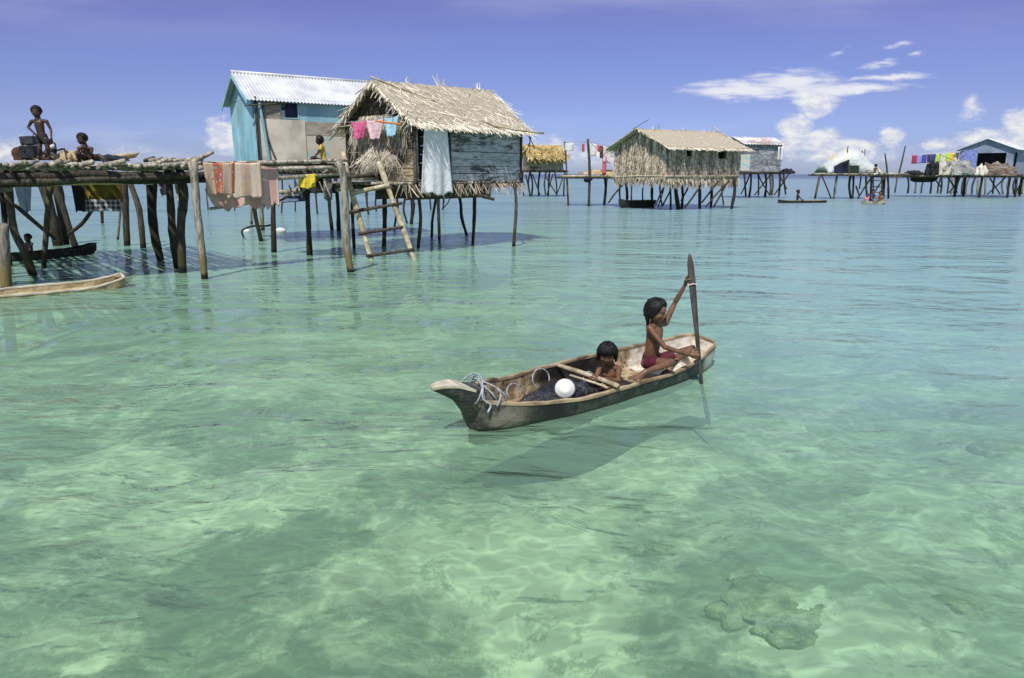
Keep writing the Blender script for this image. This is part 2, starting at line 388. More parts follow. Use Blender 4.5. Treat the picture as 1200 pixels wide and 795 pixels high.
M['plank_blue'] = std('plank_blue_grey', (.33, .345, .355), (.60, .61, .62), (1.2, 1.2, 5), 3.5, bump=.5, bd=.01, vamt=.22, c3=(.045, .04, .035), c3a=.42)
M['plank_tan'] = std('plank_tan', (.20, .155, .10), (.50, .42, .30), (1.5, 1.5, 6), 3, bump=.5, bd=.01, vamt=.35, c3=(.06, .05, .04), c3a=.4)
M['plank_grey'] = std('plank_grey', (.16, .17, .185), (.36, .37, .40), (1.2, 1.2, 3), 2.5, bump=.3, bd=.01, vamt=.25, c3=(.10, .09, .09), c3a=.25)
M['turq'] = std('turquoise_paint', (.24, .50, .60), (.40, .66, .74), (1, 1, .5), 2.2, rough=.6, bump=.25, bd=.01, vamt=.12, c3=(.30, .38, .40), c3a=.22)
M['panel'] = std('fibre_panel', (.60, .54, .44), (.78, .72, .60), (1, 1, 1), 1.6, rough=.85, bump=.1, bd=.01, vamt=.10, c3=(.30, .27, .24), c3a=.25)
M['panel_dark'] = std('fibre_panel_eave_shade', (.30, .265, .22), (.42, .38, .32), (1, 1, 4), 3, rough=.85, bump=.1, bd=.01, vamt=.15)  # browner panel tone has the eave's shadow painted in
M['panel_mix'] = std('panel_peeled', (.60, .54, .42), (.66, .60, .50), (.8, .8, 2.2), 1.5, rough=.8, bump=.1, bd=.01, vamt=.05, c3=(.22, .56, .60), c3a=.5)
M['zinc'] = std('roof_zinc_white', (.48, .50, .52), (.68, .70, .71), (1, 1, 1), 1.3, rough=.45, bump=.1, bd=.005, vamt=.08, spec=.5, c3=(.55, .54, .52), c3a=.15)
M['zinc_grey'] = std('roof_zinc_grey', (.45, .45, .46), (.72, .72, .72), (1, 1, 1), 1.3, rough=.5, bump=.1, bd=.005, vamt=.15, c3=(.34, .14, .10), c3a=.25)
M['dark'] = std('dark_room_and_cloth', (.012, .012, .014), (.03, .03, .035), (1, 1, 1), 3, bump=0, vamt=.1)  # near black for cloth and nets, also painted darkness of rooms behind windows
M['mat_straw'] = std('straw_mat', (.45, .36, .20), (.66, .56, .36), (1, 1, 1), 5, bump=.2, vamt=.25)
def clothmat(name, c1, c2, c3=None, c3a=.4, ns=6.0, rough=.9): return std(name, c1, c2, (1, 1, 1), ns, rough=rough, bump=.8, bd=.03, vamt=.0, c3=c3, c3a=c3a, lo=.3, hi=.7, coord='obj')

class Fr:
    def __init__(s, x, y, a): s.o = Vector((x, y, 0)); a = R(a); s.U = Vector((math.cos(a), math.sin(a), 0)); s.V = Vector((-math.sin(a), math.cos(a), 0)); s.Zv = Vector((0, 0, 1))
    def p(s, u, v, z): return s.o + s.U * u + s.V * v + Vector((0, 0, z))

def pxpath(pts, Yt=None, deep=True):
    """a post whose foot stands in the water at the last pixel; the upper points share the foot's distance, shifted towards Yt at the top"""
    g = G(*pts[-1]); Y = g.y; n = len(pts); out = []
    for i, (a, b) in enumerate(pts):
        yy = Y if Yt is None else Yt + (Y - Yt) * i / max(1, n - 1)
        out.append(P(a, b, yy))
    out[-1] = g
    d = (out[-1] - out[-2]).normalized()
    if deep:
        k = 1.5 / max(0.3, -d.z); out.append(g + d * k)
    return out
def post(parent, pts, r, mat, Yt=None, name='post', seg=9):
    q = pxpath(pts, Yt) if len(pts[0]) == 2 else pts
    b = MB(); n = len(q); r *= .88; b.tube(q, [r * (1.08 if i in (0,) else 1) * rng.uniform(.88, 1.12) for i in range(n)], seg, jit=.10, sub=4)
    return b.build(name, mat, parent, smooth=True)
def stick(parent, a, b, r, mat, name='brace', bend=0.05, seg=7):
    a, b = Vector(a), Vector(b); mid = (a + b) / 2 + Vector((rng.uniform(-1, 1), rng.uniform(-1, 1), rng.uniform(-1, 1))) * bend * (b - a).length
    m = MB(); m.tube([a, mid, b], [r, r * rng.uniform(.85, 1.1), r * .85], seg, jit=.08, sub=3); return m.build(name, mat, parent, smooth=True)

def strand(mb, p, d, nrm, L, w, curl=0.25, r=None, seg=2):
    d = d.normalized(); x = d.cross(nrm).normalized(); vs, fs = [], []
    for i in range(seg + 1):
        t = i / seg; c = p + d * (L * t) + nrm * (curl * L * t * t) ; ww = w * (1 - .55 * t) / 2
        vs += [c - x * ww + nrm * (.004), c + x * ww, ]
    for i in range(seg): k = 2 * i; fs.append((k, k + 1, k + 3, k + 2))
    mb.add(vs, fs, r)
def thatch(mb, A, B, C, D_, rows, per, L, w, lift=.02, curl=.10, spread=.25, top=None):
    """A..B upper edge, D_..C lower edge; blades laid in overlapping courses from the eave up"""
    A, B, C, D_ = map(Vector, (A, B, C, D_)); nrm = (B - A).cross(D_ - A).normalized()
    if nrm.z < -0.01: nrm = -nrm
    if abs(nrm.z) <= .01 and nrm.y > 0: nrm = -nrm
    for j in range(rows):
        t = 1 - (j + 0.3) / rows
        for i in range(per):
            s_ = (i + rng.random()) / per; tt = min(1, max(0, t + rng.uniform(-.5, .5) / rows - .06))
            if top and not top(s_, tt): continue
            p = (A * (1 - s_) + B * s_) * (1 - tt) + (D_ * (1 - s_) + C * s_) * tt
            down = ((D_ - A) * (1 - s_) + (C - B) * s_).normalized(); along = (B - A).normalized()
            dr = (down + along * rng.gauss(0, spread)).normalized()
            cohort = .5 + .3 * math.sin(s_ * 23 + j * 1.7) * math.sin(s_ * 7 + j)
            strand(mb, p + nrm * (lift + rng.uniform(0, .03)), dr, nrm, L * rng.uniform(.7, 1.25), w * rng.uniform(.6, 1.4), curl * rng.uniform(-.4, 1.2), min(1, max(0, cohort + rng.gauss(0, .25))))
def plate(mb, A, B, C, D_, th, r=.5):
    A, B, C, D_ = map(Vector, (A, B, C, D_)); n = (B - A).cross(D_ - A).normalized() * th
    mb.add([A, B, C, D_, A - n, B - n, C - n, D_ - n], [(0, 1, 2, 3), (7, 6, 5, 4), (0, 4, 5, 1), (1, 5, 6, 2), (2, 6, 7, 3), (3, 7, 4, 0)], r)
def planks(mb, A, B, z0, z1, rows, th, out, holes=(), gap=.012, jit=.01, breaks=2, top=None):
    """horizontal boards between A and B (points at z=0); holes = (s0,s1,z0,z1) as fractions / metres"""
    A, B = Vector(A), Vector(B); L = (B - A).length; d = (B - A) / L; o = Vector(out).normalized(); h = (z1 - z0) / rows
    for k in range(rows):
        za, zb = z0 + k * h, z0 + (k + 1) * h - gap; zm = (za + zb) / 2; segs = [(0, 1)]
        if top:
            segs = [top(zm)] if top(zm) else []
        for hs in holes:
            if hs[2] - .01 < zm < hs[3] + .01:
                ns = []
                for a, b in segs:
                    if hs[0] > a: ns.append((a, min(b, hs[0])))
                    if hs[1] < b: ns.append((max(a, hs[1]), b))
                segs = ns
        for a, b in segs:
            if b - a < .01: continue
            cuts = sorted([a] + [rng.uniform(a + .1 * (b - a), b - .1 * (b - a)) for _ in range(rng.randint(0, breaks) if (b - a) * L > 1 else 0)] + [b])
            for c0, c1 in zip(cuts[:-1], cuts[1:]):
                e = .004; p0 = A + d * (c0 * L + e); p1 = A + d * (c1 * L - e); off = o * rng.uniform(0, jit)
                mb.box((p0 + p1) / 2 + off + Vector((0, 0, zm + rng.uniform(-.004, .004))), p1 - p0, o * th, Vector((0, 0, zb - za)))
def roofcorr(mb, A, B, C, D_, amp=.02, wl=.09, th=.006):
    """corrugated sheet: A..B ridge, D_..C eave; furrows run down the slope"""
    A, B, C, D_ = map(Vector, (A, B, C, D_)); nrm = (B - A).cross(D_ - A).normalized()
    if nrm.z < 0: nrm = -nrm
    n = int((B - A).length / wl * 6); vs, fs = [], []
    for i in range(n + 1):
        s_ = i / n; o = nrm * (amp * math.sin(2 * math.pi * i / 6) + th * 0)
        rg = rng.uniform(-.01, .01) if i % 30 == 0 else 0
        for t in (0, .5, 1 + rg):
            p = (A * (1 - s_) + B * s_) * (1 - t) + (D_ * (1 - s_) + C * s_) * t + o; vs += [p, p - nrm * th]
    for i in range(n):
        for k in range(2):
            a = i * 6 + k * 2; fs += [(a, a + 6, a + 8, a + 2), (a + 1, a + 3, a + 9, a + 7)]
        a = i * 6; fs += [(a, a + 1, a + 7, a + 6), (a + 4, a + 10, a + 11, a + 5)]
    fs += [(0, 2, 3, 1), (2, 4, 5, 3), (n * 6, n * 6 + 1, n * 6 + 3, n * 6 + 2), (n * 6 + 2, n * 6 + 3, n * 6 + 5, n * 6 + 4)]
    mb.add(vs, fs, .5)
def cloth(A, B, drop, folds=3, amp=.03, nx=26, nz=18, wf=None, th=.006, ragged=.03, sag=.02, out=(0, -1, 0), back=0.0, thin=None):
    """hanging cloth; A..B its top edge on the line, back = how far it also hangs down behind"""
    mb = MB(); A, B = Vector(A), Vector(B); o = Vector(out).normalized(); ph = rng.uniform(0, 6); ph2 = rng.uniform(0, 6)
    L = (B - A); mid = (A + B) / 2; rows = []
    def pt(s_, t, sgn):
        w = wf(t) if wf else 1.0; x = (s_ - .5) * w
        p = mid + L * x; p.z -= sag * 4 * (s_) * (1 - s_)
        k = .15 + .85 * t
        off = amp * k * (math.sin(s_ * folds * 6.28 + ph + t * .8) + .4 * math.sin(s_ * folds * 15 + ph2)) + .015 + .02 * t
        p = p + o * (off * sgn); p.z -= (drop if sgn > 0 else back) * t * (1 + ragged * math.sin(s_ * 9 + ph2) + ragged * .6 * math.sin(s_ * 23 + ph))
        return p
    seq = [(t / nz, 1) for t in range(nz, -1, -1)]
    if back > 0: seq += [(t / nz, -1) for t in range(1, nz + 1)]
    R_ = len(seq); vs, uv = [], []
    for lay in (0, 1):
        for j, (t, sg) in enumerate(seq):
            for i in range(nx + 1):
                s_ = i / nx; q = pt(s_, t, sg)
                if lay: q = q - o * (th * sg) - Vector((0, 0, th if t < .01 else 0))
                vs.append(q); uv.append((s_ * L.length, (t * (drop if sg > 0 else -back))))
    fs = []; Kk = R_ * (nx + 1)
    for j in range(R_ - 1):
        for i in range(nx):
            a = j * (nx + 1) + i; q = (a, a + 1, a + nx + 2, a + nx + 1); fs.append(q); fs.append(tuple(k + Kk for k in q[::-1]))
    for i in range(nx):
        a = i; fs.append((a + 1, a, a + Kk, a + 1 + Kk)); a = (R_ - 1) * (nx + 1) + i; fs.append((a, a + 1, a + 1 + Kk, a + Kk))
    for j in range(R_ - 1):
        a = j * (nx + 1); fs.append((a, a + nx + 1, a + nx + 1 + Kk, a + Kk)); a += nx; fs.append((a + nx + 1, a, a + Kk, a + nx + 1 + Kk))
    mb.add(vs, fs, .5, uv); return mb

# ================================================================== stilt houses
def gable_frame(fr, L, W, ze, zr, ol, orr, oe):
    sl = (zr - ze) / (W / 2); zl = ze - oe * sl
    return dict(rl=fr.p(-ol, W / 2, zr), rr=fr.p(L + orr, W / 2, zr), fl=fr.p(-ol, -oe, zl), frr=fr.p(L + orr, -oe, zl), bl=fr.p(-ol, W + oe, zl), br=fr.p(L + orr, W + oe, zl))
def floor_deck(root, fr, u0, u1, v0, v1, z, n, matp, name='floor', jr=.03, r=.035, over=.12, joists=True):
    b = MB()
    for i in range(n):
        u = u0 + (u1 - u0) * (i + .5) / n + rng.uniform(-jr, jr)
        b.tube([fr.p(u, v0 - rng.uniform(0, over), z), fr.p(u + rng.uniform(-.03, .03), (v0 + v1) / 2, z + rng.uniform(-.01, .01)), fr.p(u, v1 + rng.uniform(0, over), z)], r * rng.uniform(.7, 1.2), 6, jit=.05)
    b.build(name, matp, root, smooth=True)
    if joists:
        for v in (v0 + .1, (v0 + v1) / 2, v1 - .1):
            j = MB(); j.tube([fr.p(u0 - .2, v, z - .09), fr.p((u0 + u1) / 2, v, z - .10), fr.p(u1 + .2, v, z - .08)], .055, 8, jit=.07, sub=3); j.build('beam', M['pole_dark'], root, smooth=True)

# ---- main thatched hut ---------------------------------------------------
fm = Fr(-2.42, 18.5, 50); ML, MW, MF, ME, MR = 4.1, 2.6, 1.82, 3.32, 4.22
hut = thing('thatched_hut', 'nearest thatched stilt hut, with a blue grey board wall and a ladder', 'stilt hut', fm.p(2, 1.3, 0))
g = gable_frame(fm, ML, MW, ME, MR, .22, .22, .20)
g['rr'].z += .16; g['rl'].z += 0.03
rf = MB(); plate(rf, g['rl'], g['rr'], g['frr'], g['fl'], .05); plate(rf, g['rr'], g['rl'], g['bl'], g['br'], .05)
roof = rf.build('roof', M['thatch_base'], hut)
th = MB(); thatch(th, g['rl'], g['rr'], g['frr'], g['fl'], 34, 330, .36, .020, .006, .05, .34)
thatch(th, g['rl'], g['rr'], g['frr'], g['fl'], 6, 90, .45, .022, .03, .18, .8)
thatch(th, g['rr'], g['rl'], g['bl'], g['br'], 10, 60, .6, .06, .015, .10, .28)
for k in range(140):   # ragged rake at the gable end and untidy ridge
    t = rng.random(); p = g['rl'].lerp(g['fl'] if k % 2 else g['bl'], t); strand(th, p + Vector((0, 0, .04)), Vector((rng.uniform(-.6, .1), rng.uniform(-.6, 0), rng.uniform(-1, -.2))), Vector((-.5, -.5, .6)), rng.uniform(.15, .4), .04, .1)
for k in range(170):
    t = rng.random(); p = g['rl'].lerp(g['rr'], t); a = rng.uniform(-1, 1); strand(th, p + Vector((rng.uniform(-.05, .05), rng.uniform(-.05, .05), .02)), Vector((a, rng.uniform(-.7, .7), rng.uniform(-.2, .2))), Vector((0, 0, 1)), rng.uniform(.12, .26), .024, -.05)
for t0, hh in ((.27, .2), (.54, .34), (.59, .26), (.88, .3)):
    for k in range(5):
        p = g['rl'].lerp(g['rr'], t0 + rng.uniform(-.02, .02)); strand(th, p, Vector((rng.uniform(-.7, .7), rng.uniform(-.3, .3), 1)), Vector((0, -1, .2)), hh * rng.uniform(.5, 1.1), .022, .1)
th.build('thatch', M['thatch'], roof)
b = MB(); planks(b, fm.p(0, 0, 0), fm.p(ML, 0, 0), MF, ME + .02, 8, .025, -fm.V, holes=[(.03, .30, MF, 3.25)], breaks=2, jit=.015)
b.build('front_wall', M['plank_blue'], hut, label='blue grey front wall of weathered boards with dark rot')
b = MB(); planks(b, fm.p(.0, 0, 0), fm.p(0, MW, 0), MF, 2.62, 5, .025, -fm.U, holes=[(.80, 1.0, MF, 3.2)], breaks=1, jit=.03); planks(b, fm.p(.0, 0, 0), fm.p(0, MW * .35, 0), 2.62, 3.25, 4, .02, -fm.U, breaks=1, jit=.03)
b.build('gable_wall', M['plank_tan'], hut, label='tan board gable wall under hanging thatch')
b = MB(); planks(b, fm.p(ML, 0, 0), fm.p(ML, MW, 0), MF, ME, 6, .025, fm.U); planks(b, fm.p(0, MW, 0), fm.p(ML, MW, 0), MF, ME, 6, .025, fm.V); b.build('back_wall', M['plank_tan'], hut)
def tri(zm): 
    t = (zm - ME) / (MR - ME) * .5
    return (t, 1 - t) if t < .47 else None
b = MB(); planks(b, fm.p(ML, 0, 0), fm.p(ML, MW, 0), ME, MR, 7, .02, fm.U, top=tri, breaks=1); b.build('gable_panel', M['pole_dark'], hut)
b = MB(); planks(b, fm.p(.02, 0, 0), fm.p(.02, MW, 0), ME, MR, 7, .02, -fm.U, top=tri, breaks=1)
b.build('gable_panel', M['pole_dark'], hut, label='dark woven panel under the roof peak')
b = MB()
for k in range(1100):   # loose dry palm hanging across the gable
    v = rng.uniform(.15, 2.25); z0 = 3.45 - rng.random() ** 2 * .5 - (0 if .6 < v < 1.9 else .1); p = fm.p(-.06 - rng.random() * .12, v, z0)
    strand(b, p, Vector((rng.gauss(0, .18), rng.gauss(0, .18), -1)), -fm.U, rng.uniform(.25, .62), .020, .12 * rng.random())
for k in range(500):   # bundle above the ladder
    v = 1.15 + rng.gauss(0, .32); p = fm.p(-.16 - rng.random() * .12, v, 2.62 + rng.gauss(0, .05) - abs(v - 1.15) * .3)
    strand(b, p, fm.V * rng.gauss(0, .8) + Vector((0, 0, -1)), -fm.U, rng.uniform(.25, .6), .020, .15)
b.build('gable_thatch', M['thatch'], hut)
for u_, v_, z0, z1, r in ((-.02, -.03, MF - .15, ME, .045), (ML + .02, -.04, MF - .1, ME, .05), (-.02, MW, MF - .1, ME + .05, .05), (0, MW / 2, MF, MR, .04), (1.22, -.05, MF - .3, ME, .035)):
    stick(hut, fm.p(u_, v_, z0), fm.p(u_ + .02, v_, z1), r, M['pole_dark'], 'wall_post', .01)
stick(hut, fm.p(-.35, -.03, 3.22), fm.p(-.3, 2.8, 3.2), .025, M['bamboo'], 'rail', .01)
stick(hut, g['fl'] + Vector((0, 0, -.05)), g['frr'] + Vector((0, 0, -.05)), .03, M['pole_dark'], 'eave_pole', .01)
stick(hut, g['rl'] + Vector((0, 0, -.05)), g['bl'] + Vector((0, 0, -.05)), .035, M['bamboo'], 'rafter', .01)
stick(hut, g['rl'] + Vector((0, 0, -.05)), g['fl'] + Vector((0, 0, -.05)), .035, M['bamboo'], 'rafter', .01)
for k in range(3):
    stick(hut, fm.p(ML + .3, -.25 + .1 * k, 3.2 - .05 * k), fm.p(ML + .1 + .25 * k, -.1, 2.5 + .1 * k), .012, M['pole_dark'], 'loose_stick', .05)
floor_deck(hut, fm, -.75, ML + .1, 0, MW, MF - .05, 46, M['pole'], over=.12)
b = MB(); b.box(fm.p(1.6, .35, MF - .32), fm.U * 3.2, fm.V * .05, Vector((0, 0, .30))); b.box(fm.p(1.2, 1.4, MF - .30), fm.U * 2.6, fm.V * .05, Vector((0, 0, .34)))
b.build('floor_skirt', M['pole_dark'], hut)
b = MB()
for k in range(170):
    p = fm.p(rng.uniform(-.6, 4.2), -.1, MF - .08); strand(b, p, Vector((rng.gauss(0, .5), rng.gauss(0, .3), -1)), -fm.V, rng.uniform(.1, .4), .03, .1)
b.build('floor_fringe', M['thatch_grey'], hut)
mposts = [([(491, 150), (490, 219), (493, 255), (490, 291)], .055, 'post_mid'), ([(513, 220), (514, 250), (515, 281)], .06, 'post_grey'), ([(513, 222), (507, 256), (506, 278)], .05, 'post_dark'),
          ([(537, 222), (540, 240), (541, 255), (547, 276)], .055, 'post_dark'), ([(556, 214), (556, 250), (554, 288)], .06, 'post_dark'), ([(602, 210), (605, 240), (602, 289)], .055, 'post_mid'),
          ([(450, 222), (451, 250), (450, 289)], .075, 'post_dark'), ([(414, 220), (413, 250), (415, 291)], .055, 'post_dark'), ([(480, 226), (484, 240), (482, 263)], .09, 'post_dark'),
          ([(476, 226), (473, 245), (477, 262)], .05, 'post_dark'), ([(503, 224), (504, 236), (505, 246)], .06, 'post_dark'), ([(519, 222), (520, 234), (519, 246)], .06, 'post_dark'),
          ([(540, 222), (539, 234), (541, 245)], .06, 'post_dark'), ([(530, 222), (526, 236), (518, 246)], .04, 'post_dark'), ([(428, 222), (430, 240), (431, 249)], .05, 'post_dark'),
          ([(441, 222), (440, 240), (441, 248)], .05, 'post_dark'), ([(462, 222), (466, 240), (462, 268)], .05, 'post_dark')]
for pts, r, m_ in mposts: post(hut, pts, r, M[m_])
stick(hut, P(559, 228, 19.5), P(579, 234, 19.6), .05, M['pole_dark'], 'brace', .01)

# ---- ladder --------------------------------------------------------------
lad = thing('wooden_ladder', 'rough pole ladder with pale rails and four dark rungs leading up to the thatched hut', 'ladder', G(455, 300))
def lp(x, y, dz=0): 
    t = (y - 190) / 112; return P(x, y, 17.95 + (17.45 - 17.95) * t)
for pts in ([(402, 178), (405, 195), (412, 225), (420, 252), (434, 301)], [(444, 190), (451, 210), (459, 232), (470, 262), (484, 300)]):
    b = MB(); q = [lp(*p) for p in pts]; q.append(q[-1] + (q[-1] - q[-2]).normalized() * 1.2); b.tube(q, [.062, .07, .064, .074, .062, .055], 9, jit=.1, sub=3); b.build('rail', M['bamboo'], lad, smooth=True)
for a, c, r in (((411, 227), (457, 217), .062), ((408, 249), (472, 238), .045), ((421, 274), (473, 266), .042), ((430, 300), (486, 292), .042)):
    b = MB(); b.tube([lp(*a) + Vector((0, -.07, 0)), lp(*c) + Vector((0, -.07, 0))], [r, r * .8], 8, jit=.06, sub=3); b.build('rung', M['bamboo'] if r > .05 else M['pole_dark'], lad, smooth=True)

# ---- long pole lying over the roof ---------------------------------------
b = MB(); n_ = fm.V * -1
pa, pb = g['rl'].lerp(g['rr'], .03), g['fl'].lerp(g['frr'], .66)
up = Vector((0, 0, .10)); dd = (pb - pa)
b.tube([pa + up - dd * .03, pa + dd * .5 + up * 1.1, pb + up, pb + dd * .46 + Vector((0, 0, .42))], [.022, .025, .028, .026], 8, jit=.05, sub=3)
b.solo('roof_pole', M['bamboo'], 'long pale pole lying slantwise over the thatch roof and jutting out past the eave', 'pole', smooth=True)

# ---- blue house ------------------------------------------------------------
fb = Fr(-7.15, 21, 35); BL_, BW, BF, BE, BR = 4.2, 2.4, 2.22, 4.08, 4.80
bh = thing('blue_house', 'turquoise stilt house with white corrugated roof and patched fibre panels', 'stilt house', fb.p(2, 1.2, 0))
g = gable_frame(fb, BL_, BW, BE, BR, .22, .25, .17)
b = MB(); roofcorr(b, g['rl'] + Vector((0, 0, .03)), g['rr'] + Vector((0, 0, .03)), g['frr'], g['fl'], .018, .10); roofcorr(b, g['rl'] + Vector((0, 0, .03)), g['rr'] + Vector((0, 0, .03)), g['br'], g['bl'], .018, .10)
rf = b.build('roof', M['zinc'], bh)
b = MB(); b.tube([g['rl'] + Vector((0, 0, .045)), g['rr'] + Vector((0, 0, .045))], .045, 8); b.build('ridge_cap', M['zinc'], rf, smooth=True)
b = MB()
for e in ('fl', 'bl'): b.bar(g['rl'] - Vector((0, 0, .06)), g[e] - Vector((0, 0, .06)), .02, .12)
b.build('barge_board', M['turq'], rf)
def panelbox(mb, u0, u1, z0, z1, off=.0, th_=.02, r=None): mb.box(fb.p((u0 + u1) / 2, -off, (z0 + z1) / 2), fb.U * (u1 - u0), fb.V * th_, Vector((0, 0, z1 - z0)), r)
b = MB()
panelbox(b, 0, .72, 2.2, BE); panelbox(b, 1.26, BL_, 2.2, BE); panelbox(b, .72, 1.26, 3.99, BE); panelbox(b, .72, 1.26, 2.2, 3.53)
b.build('front_wall', M['turq'], bh)
b = MB(); panelbox(b, .14, .71, 3.46, 4.05, .045); b.build('upper_panel', M['panel_dark'], bh)  # darker upper band: eave shadow put into the panel colour
b = MB(); panelbox(b, .12, 1.40, 2.22, 3.50, .065, .02); b.build('lower_panel', M['panel'], bh, label='large cream grey fibre panel')
b = MB(); panelbox(b, 1.42, 3.3, 2.22, 3.08, .045, .02); b.build('peeling_panel', M['panel_mix'], bh, label='panel half cream and half turquoise')
b = MB(); panelbox(b, 1.42, 3.3, 3.09, 3.47, .05, .02); b.build('eave_shade_panel', M['panel_dark'], bh)  # this band too carries the shadow of the eave as colour
b = MB(); panelbox(b, .72, .75, 3.53, 3.99, .0, .05); panelbox(b, 1.23, 1.26, 3.53, 3.99, .0, .05); panelbox(b, .75, 1.23, 3.53, 3.56, .0, .05); panelbox(b, .75, 1.23, 3.96, 3.99, 0, .05)
wn = b.build('window', M['turq'], bh); b = MB(); b.box(fb.p(1.06, .05, 3.75), fb.U * .34, fb.V * .01, Vector((0, 0, .44))); b.build('curtain', std('curtain_navy', (.01, .015, .05), (.03, .03, .09), bump=0), wn)
b = MB(); b.box(fb.p(.82, .06, 3.66), fb.U * .12, fb.V * .01, Vector((0, 0, .2))); b.build('pane', M['zinc'], wn)
b = MB()
for s0, s1 in ((0, .34), (.34, .68), (.68, 1)):
    b.box(fb.p(0, BW * (s0 + s1) / 2, (BF + BE) / 2 - .06), fb.U * .02, fb.V * (BW * (s1 - s0) - .012), Vector((0, 0, BE - BF + .1)))
vs = [fb.p(-.01, 0, BE), fb.p(-.01, BW, BE), fb.p(-.01, BW / 2, BR - .02)]; b.add(vs + [p + fb.U * .02 for p in vs], [(0, 1, 2), (5, 4, 3), (0, 3, 4, 1), (1, 4, 5, 2), (2, 5, 3, 0)])
for v in (.05, .8, 1.6): b.box(fb.p(-.03, v, 3.1), fb.U * .03, fb.V * .06, Vector((0, 0, 1.75)))
b.build('gable_wall', M['turq'], bh)
b = MB(); b.box(fb.p(BL_, BW / 2, 3.1), fb.U * .02, fb.V * BW, Vector((0, 0, 1.9))); b.box(fb.p(BL_ / 2, BW, 3.1), fb.U * BL_, fb.V * .02, Vector((0, 0, 1.9))); b.build('back_wall', M['turq'], bh)
stick(bh, fb.p(.02, -.10, 2.1), fb.p(.03, -.09, BE), .035, M['pole_dark'], 'corner_post', .005)
stick(bh, fb.p(.32, -.09, 2.1), fb.p(.12, -.10, 3.95), .045, M['turq'], 'corner_post', .01)
stick(bh, fb.p(.55, -.12, 2.2), fb.p(.2, -.12, 3.9), .03, M['pole_dark'], 'brace', .05)
stick(bh, fb.p(-.3, -.2, 3.82), fb.p(1.0, -.1, 3.95), .02, M['pole_dark'], 'eave_pole', .01)
floor_deck(bh, fb, -.2, BL_ + .8, -.5, BW, BF - .08, 40, M['pole'])
for pts, r, m_ in [([(385, 200), (386, 240), (389, 270)], .075, 'post_dark'), ([(392, 200), (396, 240), (397, 271)], .085, 'post_dark'), ([(294, 200), (294, 240), (295, 263)], .06, 'post_grey'), ([(305, 200), (306, 240), (308, 270)], .09, 'post_grey'),
                   ([(330, 200), (331, 226), (330, 250)], .045, 'post_dark'), ([(345, 200), (346, 226), (346, 248)], .045, 'post_dark'), ([(371, 200), (370, 226), (372, 251)], .05, 'post_dark'), ([(431, 215), (430, 235), (432, 252)], .05, 'post_dark'), ([(275, 200), (276, 230), (275, 247)], .035, 'post_mid')]:
    post(bh, pts, r, M[m_])

# ---- left platform ----------------------------------------------------------
la, lb = P(-60, 200, 12.3), P(243, 196, 14.9); la.z = lb.z = 0
LU = (lb - la).normalized(); LV = Vector((-LU.y, LU.x, 0)); LL = (lb - la).length; LZ = 2.12
def lpnt(u_, v_, z): return la + LU * u_ + LV * v_ + Vector((0, 0, z))
plat = thing('pole_platform', 'rough platform of round poles on crooked posts where two boys are', 'platform', lpnt(LL / 2, 2, 0))
b = MB(); k = 0; u_ = 0
while u_ < LL + .1:
    r = rng.uniform(.022, .058); e = rng.uniform(-.05, .45) ** 1 if rng.random() < .7 else .02; e = max(e, .0)
    b.tube([lpnt(u_, -e, LZ + rng.uniform(-.04, .11)), lpnt(u_ + rng.uniform(-.1, .1), 2.5, LZ + rng.uniform(-.02, .03)), lpnt(u_ + rng.uniform(-.15, .15), 5.6, LZ + rng.uniform(-.03, .02))], [r, r * .9, r * .8], 8, jit=.08, sub=3); u_ += r * 2.0
b.build('deck', M['pole'], plat, smooth=True)
for (v_, z_, r_, m_, e_) in ((0.02, -.14, .075, 'post_dark', 0), (.10, -.26, .07, 'post_dark', 0), (-.02, -.22, .05, 'post_mid', -1.2), (.3, -.16, .06, 'pole_dark', 0), (1.8, -.14, .07, 'pole_dark', 0), (3.6, -.14, .07, 'pole_dark', 0), (5.3, -.14, .07, 'pole_dark', 0), (.2, -.34, .028, 'bamboo', -1.4)):
    b = MB(); b.tube([lpnt(-.4, v_, LZ + z_ - .04), lpnt(LL * .3, v_ + rng.uniform(-.06, .06), LZ + z_ + rng.uniform(-.05, .03)), lpnt(LL * .5, v_, LZ + z_ + rng.uniform(-.04, .05)), lpnt(LL * .75, v_ - .04, LZ + z_ + rng.uniform(-.04, .05)), lpnt(LL + .25 + e_, v_, LZ + z_ + .03)], [r_, r_ * 1.1, r_, r_ * .9, r_ * .8], 9, jit=.10, sub=5); b.build('beam', M[m_], plat, smooth=True)
lposts = [([(3, 262), (5, 300), (8, 341)], .10, 'post_grey'), ([(-2, 205), (4, 240), (8, 290), (12, 312)], .07, 'post_dark'), ([(8, 205), (12, 240), (17, 272), (29, 296), (39, 323)], .085, 'post_mid'), ([(60, 212), (56, 245), (54, 275), (51, 315)], .065, 'post_mid'),
          ([(50, 212), (60, 250), (68, 288)], .16, 'post_dark'), ([(63, 212), (76, 250), (88, 289)], .10, 'post_dark'), ([(66, 212), (72, 250), (76, 286)], .14, 'post_dark'), ([(142, 206), (141, 245), (138, 281)], .04, 'post_grey'),
          ([(145, 206), (147, 245), (149, 288)], .10, 'post_mid'), ([(149, 206), (163, 246), (168, 291)], .085, 'post_mid'), ([(178, 200), (178, 245), (181, 275), (188, 305)], .115, 'post_dark'), ([(197, 198), (200, 240), (202, 270), (208, 315)], .095, 'post_dark'),
          ([(210, 197), (215, 230), (212, 265), (214, 320)], .10, 'post_mid'), ([(203, 200), (209, 230), (212, 260)], .03, 'post_grey'), ([(226, 190), (231, 245), (236, 290), (240, 327)], .085, 'post_grey'), ([(-30, 205), (-28, 250), (-25, 330)], .09, 'post_mid'), ([(118, 206), (119, 240), (120, 262)], .07, 'post_dark')]
